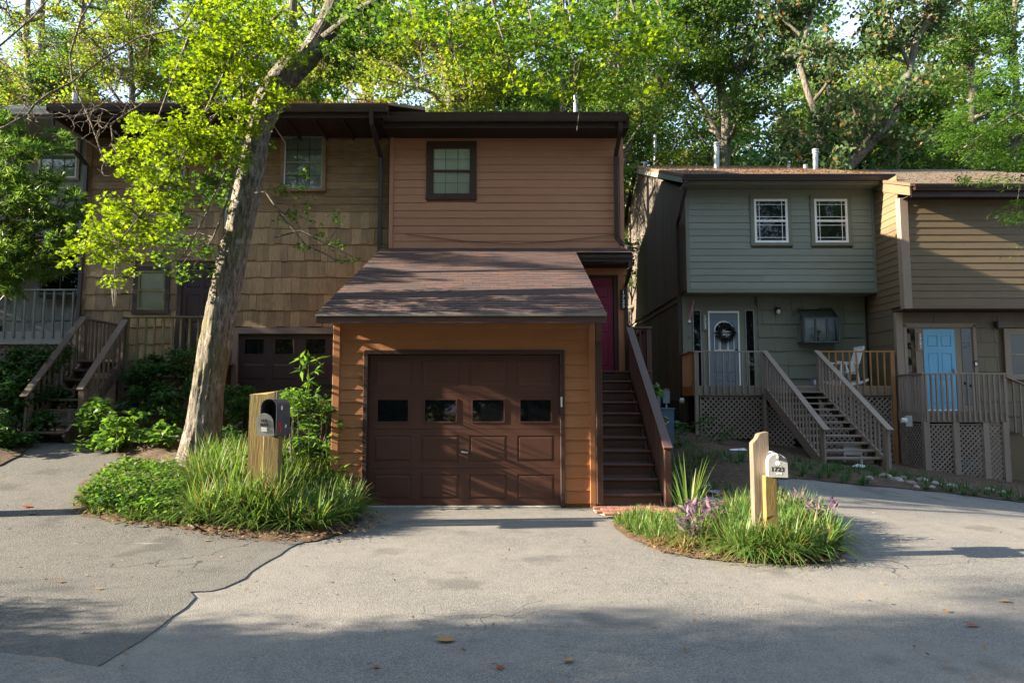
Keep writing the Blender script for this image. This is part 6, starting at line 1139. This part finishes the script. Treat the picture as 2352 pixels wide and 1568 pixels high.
def fallen(x, y, s_, label, mat='dry_leaf', rz_=0, curl=.25):
    q = gpt(x, y); g = MB(); n = 8; V = []
    for i in range(n+1):
        t = i/n; w_ = .30*math.sin(math.pi*t**.8)*s_; z = .004+.06*s_*(1+math.cos(t*5))*curl; V += [(t*s_-s_/2, -w_, z+curl*w_*.5), (t*s_-s_/2, 0, z), (t*s_-s_/2, w_, z+curl*w_*.6)]
    g.add(V, [(i*3+k, i*3+k+1, i*3+k+4, i*3+k+3) for i in range(n) for k in range(2)]); g.tube([(-s_/2-.03, 0, .02), (-s_/2+.01, 0, .02)], .002, 4)
    me = g.mesh('fallen_leaf'); me.materials.append(M[mat]); o = put('fallen_leaf', me, None, (q.x, q.y, gh(q.x, q.y)+(.018 if q.x < -1.5 else .008))); o.rotation_euler = (rd.uniform(-.1, .1), rd.uniform(-.1, .1), rz_); return tag(o, label, 'leaf', 'fallen leaves on the road')
for a in ((1025, 1474, .13, 'large tan fallen leaf at the middle of the road', 'dry_leaf', .1), (1307, 1520, .085, 'oval tan fallen leaf near the bottom edge right of the middle', 'dry_leaf', 1.2), (112, 1530, .16, 'big pale fallen leaf at the lower left corner', 'dry_leaf', .2), (60, 1538, .09, 'pale leaf left of the big one at the lower left corner', 'dry_leaf', 0), (130, 1545, .11, 'pale leaf just below the big one at the lower left corner', 'dry_leaf', 2.6), (160, 1562, .09, 'pale leaf on the bottom edge left of the seam', 'dry_leaf', .6),
          (2235, 1440, .09, 'rust-red curled leaf on the right of the road', 'red_leaf', 0), (2175, 1405, .06, 'small brown leaf above the rust-red one', 'dry_leaf', .5), (2305, 1384, .09, 'tan leaf near the right edge of the road', 'dry_leaf', 2.9), (62, 1168, .13, 'brown leaf on the left driveway', 'red_leaf', 0), (75, 1184, .09, 'pale leaf just below the brown one on the left driveway', 'dry_leaf', .5), (135, 1341, .08, 'tan leaf in the middle of the left asphalt', 'dry_leaf', 0), (225, 1358, .06, 'small orange leaf right of the tan one on the left asphalt', 'dry_leaf', .2), (475, 1247, .07, 'tan leaf just below the left border', 'dry_leaf', .1), (1150, 1536, .06, 'narrow brown leaf below the large tan leaf', 'red_leaf', .2), (865, 1535, .05, 'thin brown leaf on the bottom edge left of the middle', 'red_leaf', 0), (1150, 1540, .04, 'tiny brown leaf beside the narrow one', 'red_leaf', 1)):
    if a[4] == 'red_leaf' and 'red_leaf' not in M: leaf('red_leaf', [(.22, .05, .02), (.28, .08, .03)], .2, .6)
    fallen(a[0], a[1], a[2], a[3], a[4], a[5])
print('OBJECTS', len(bpy.data.objects), 'TRIS', sum(len(m.loops)-2*len(m.polygons) for m in bpy.data.meshes))
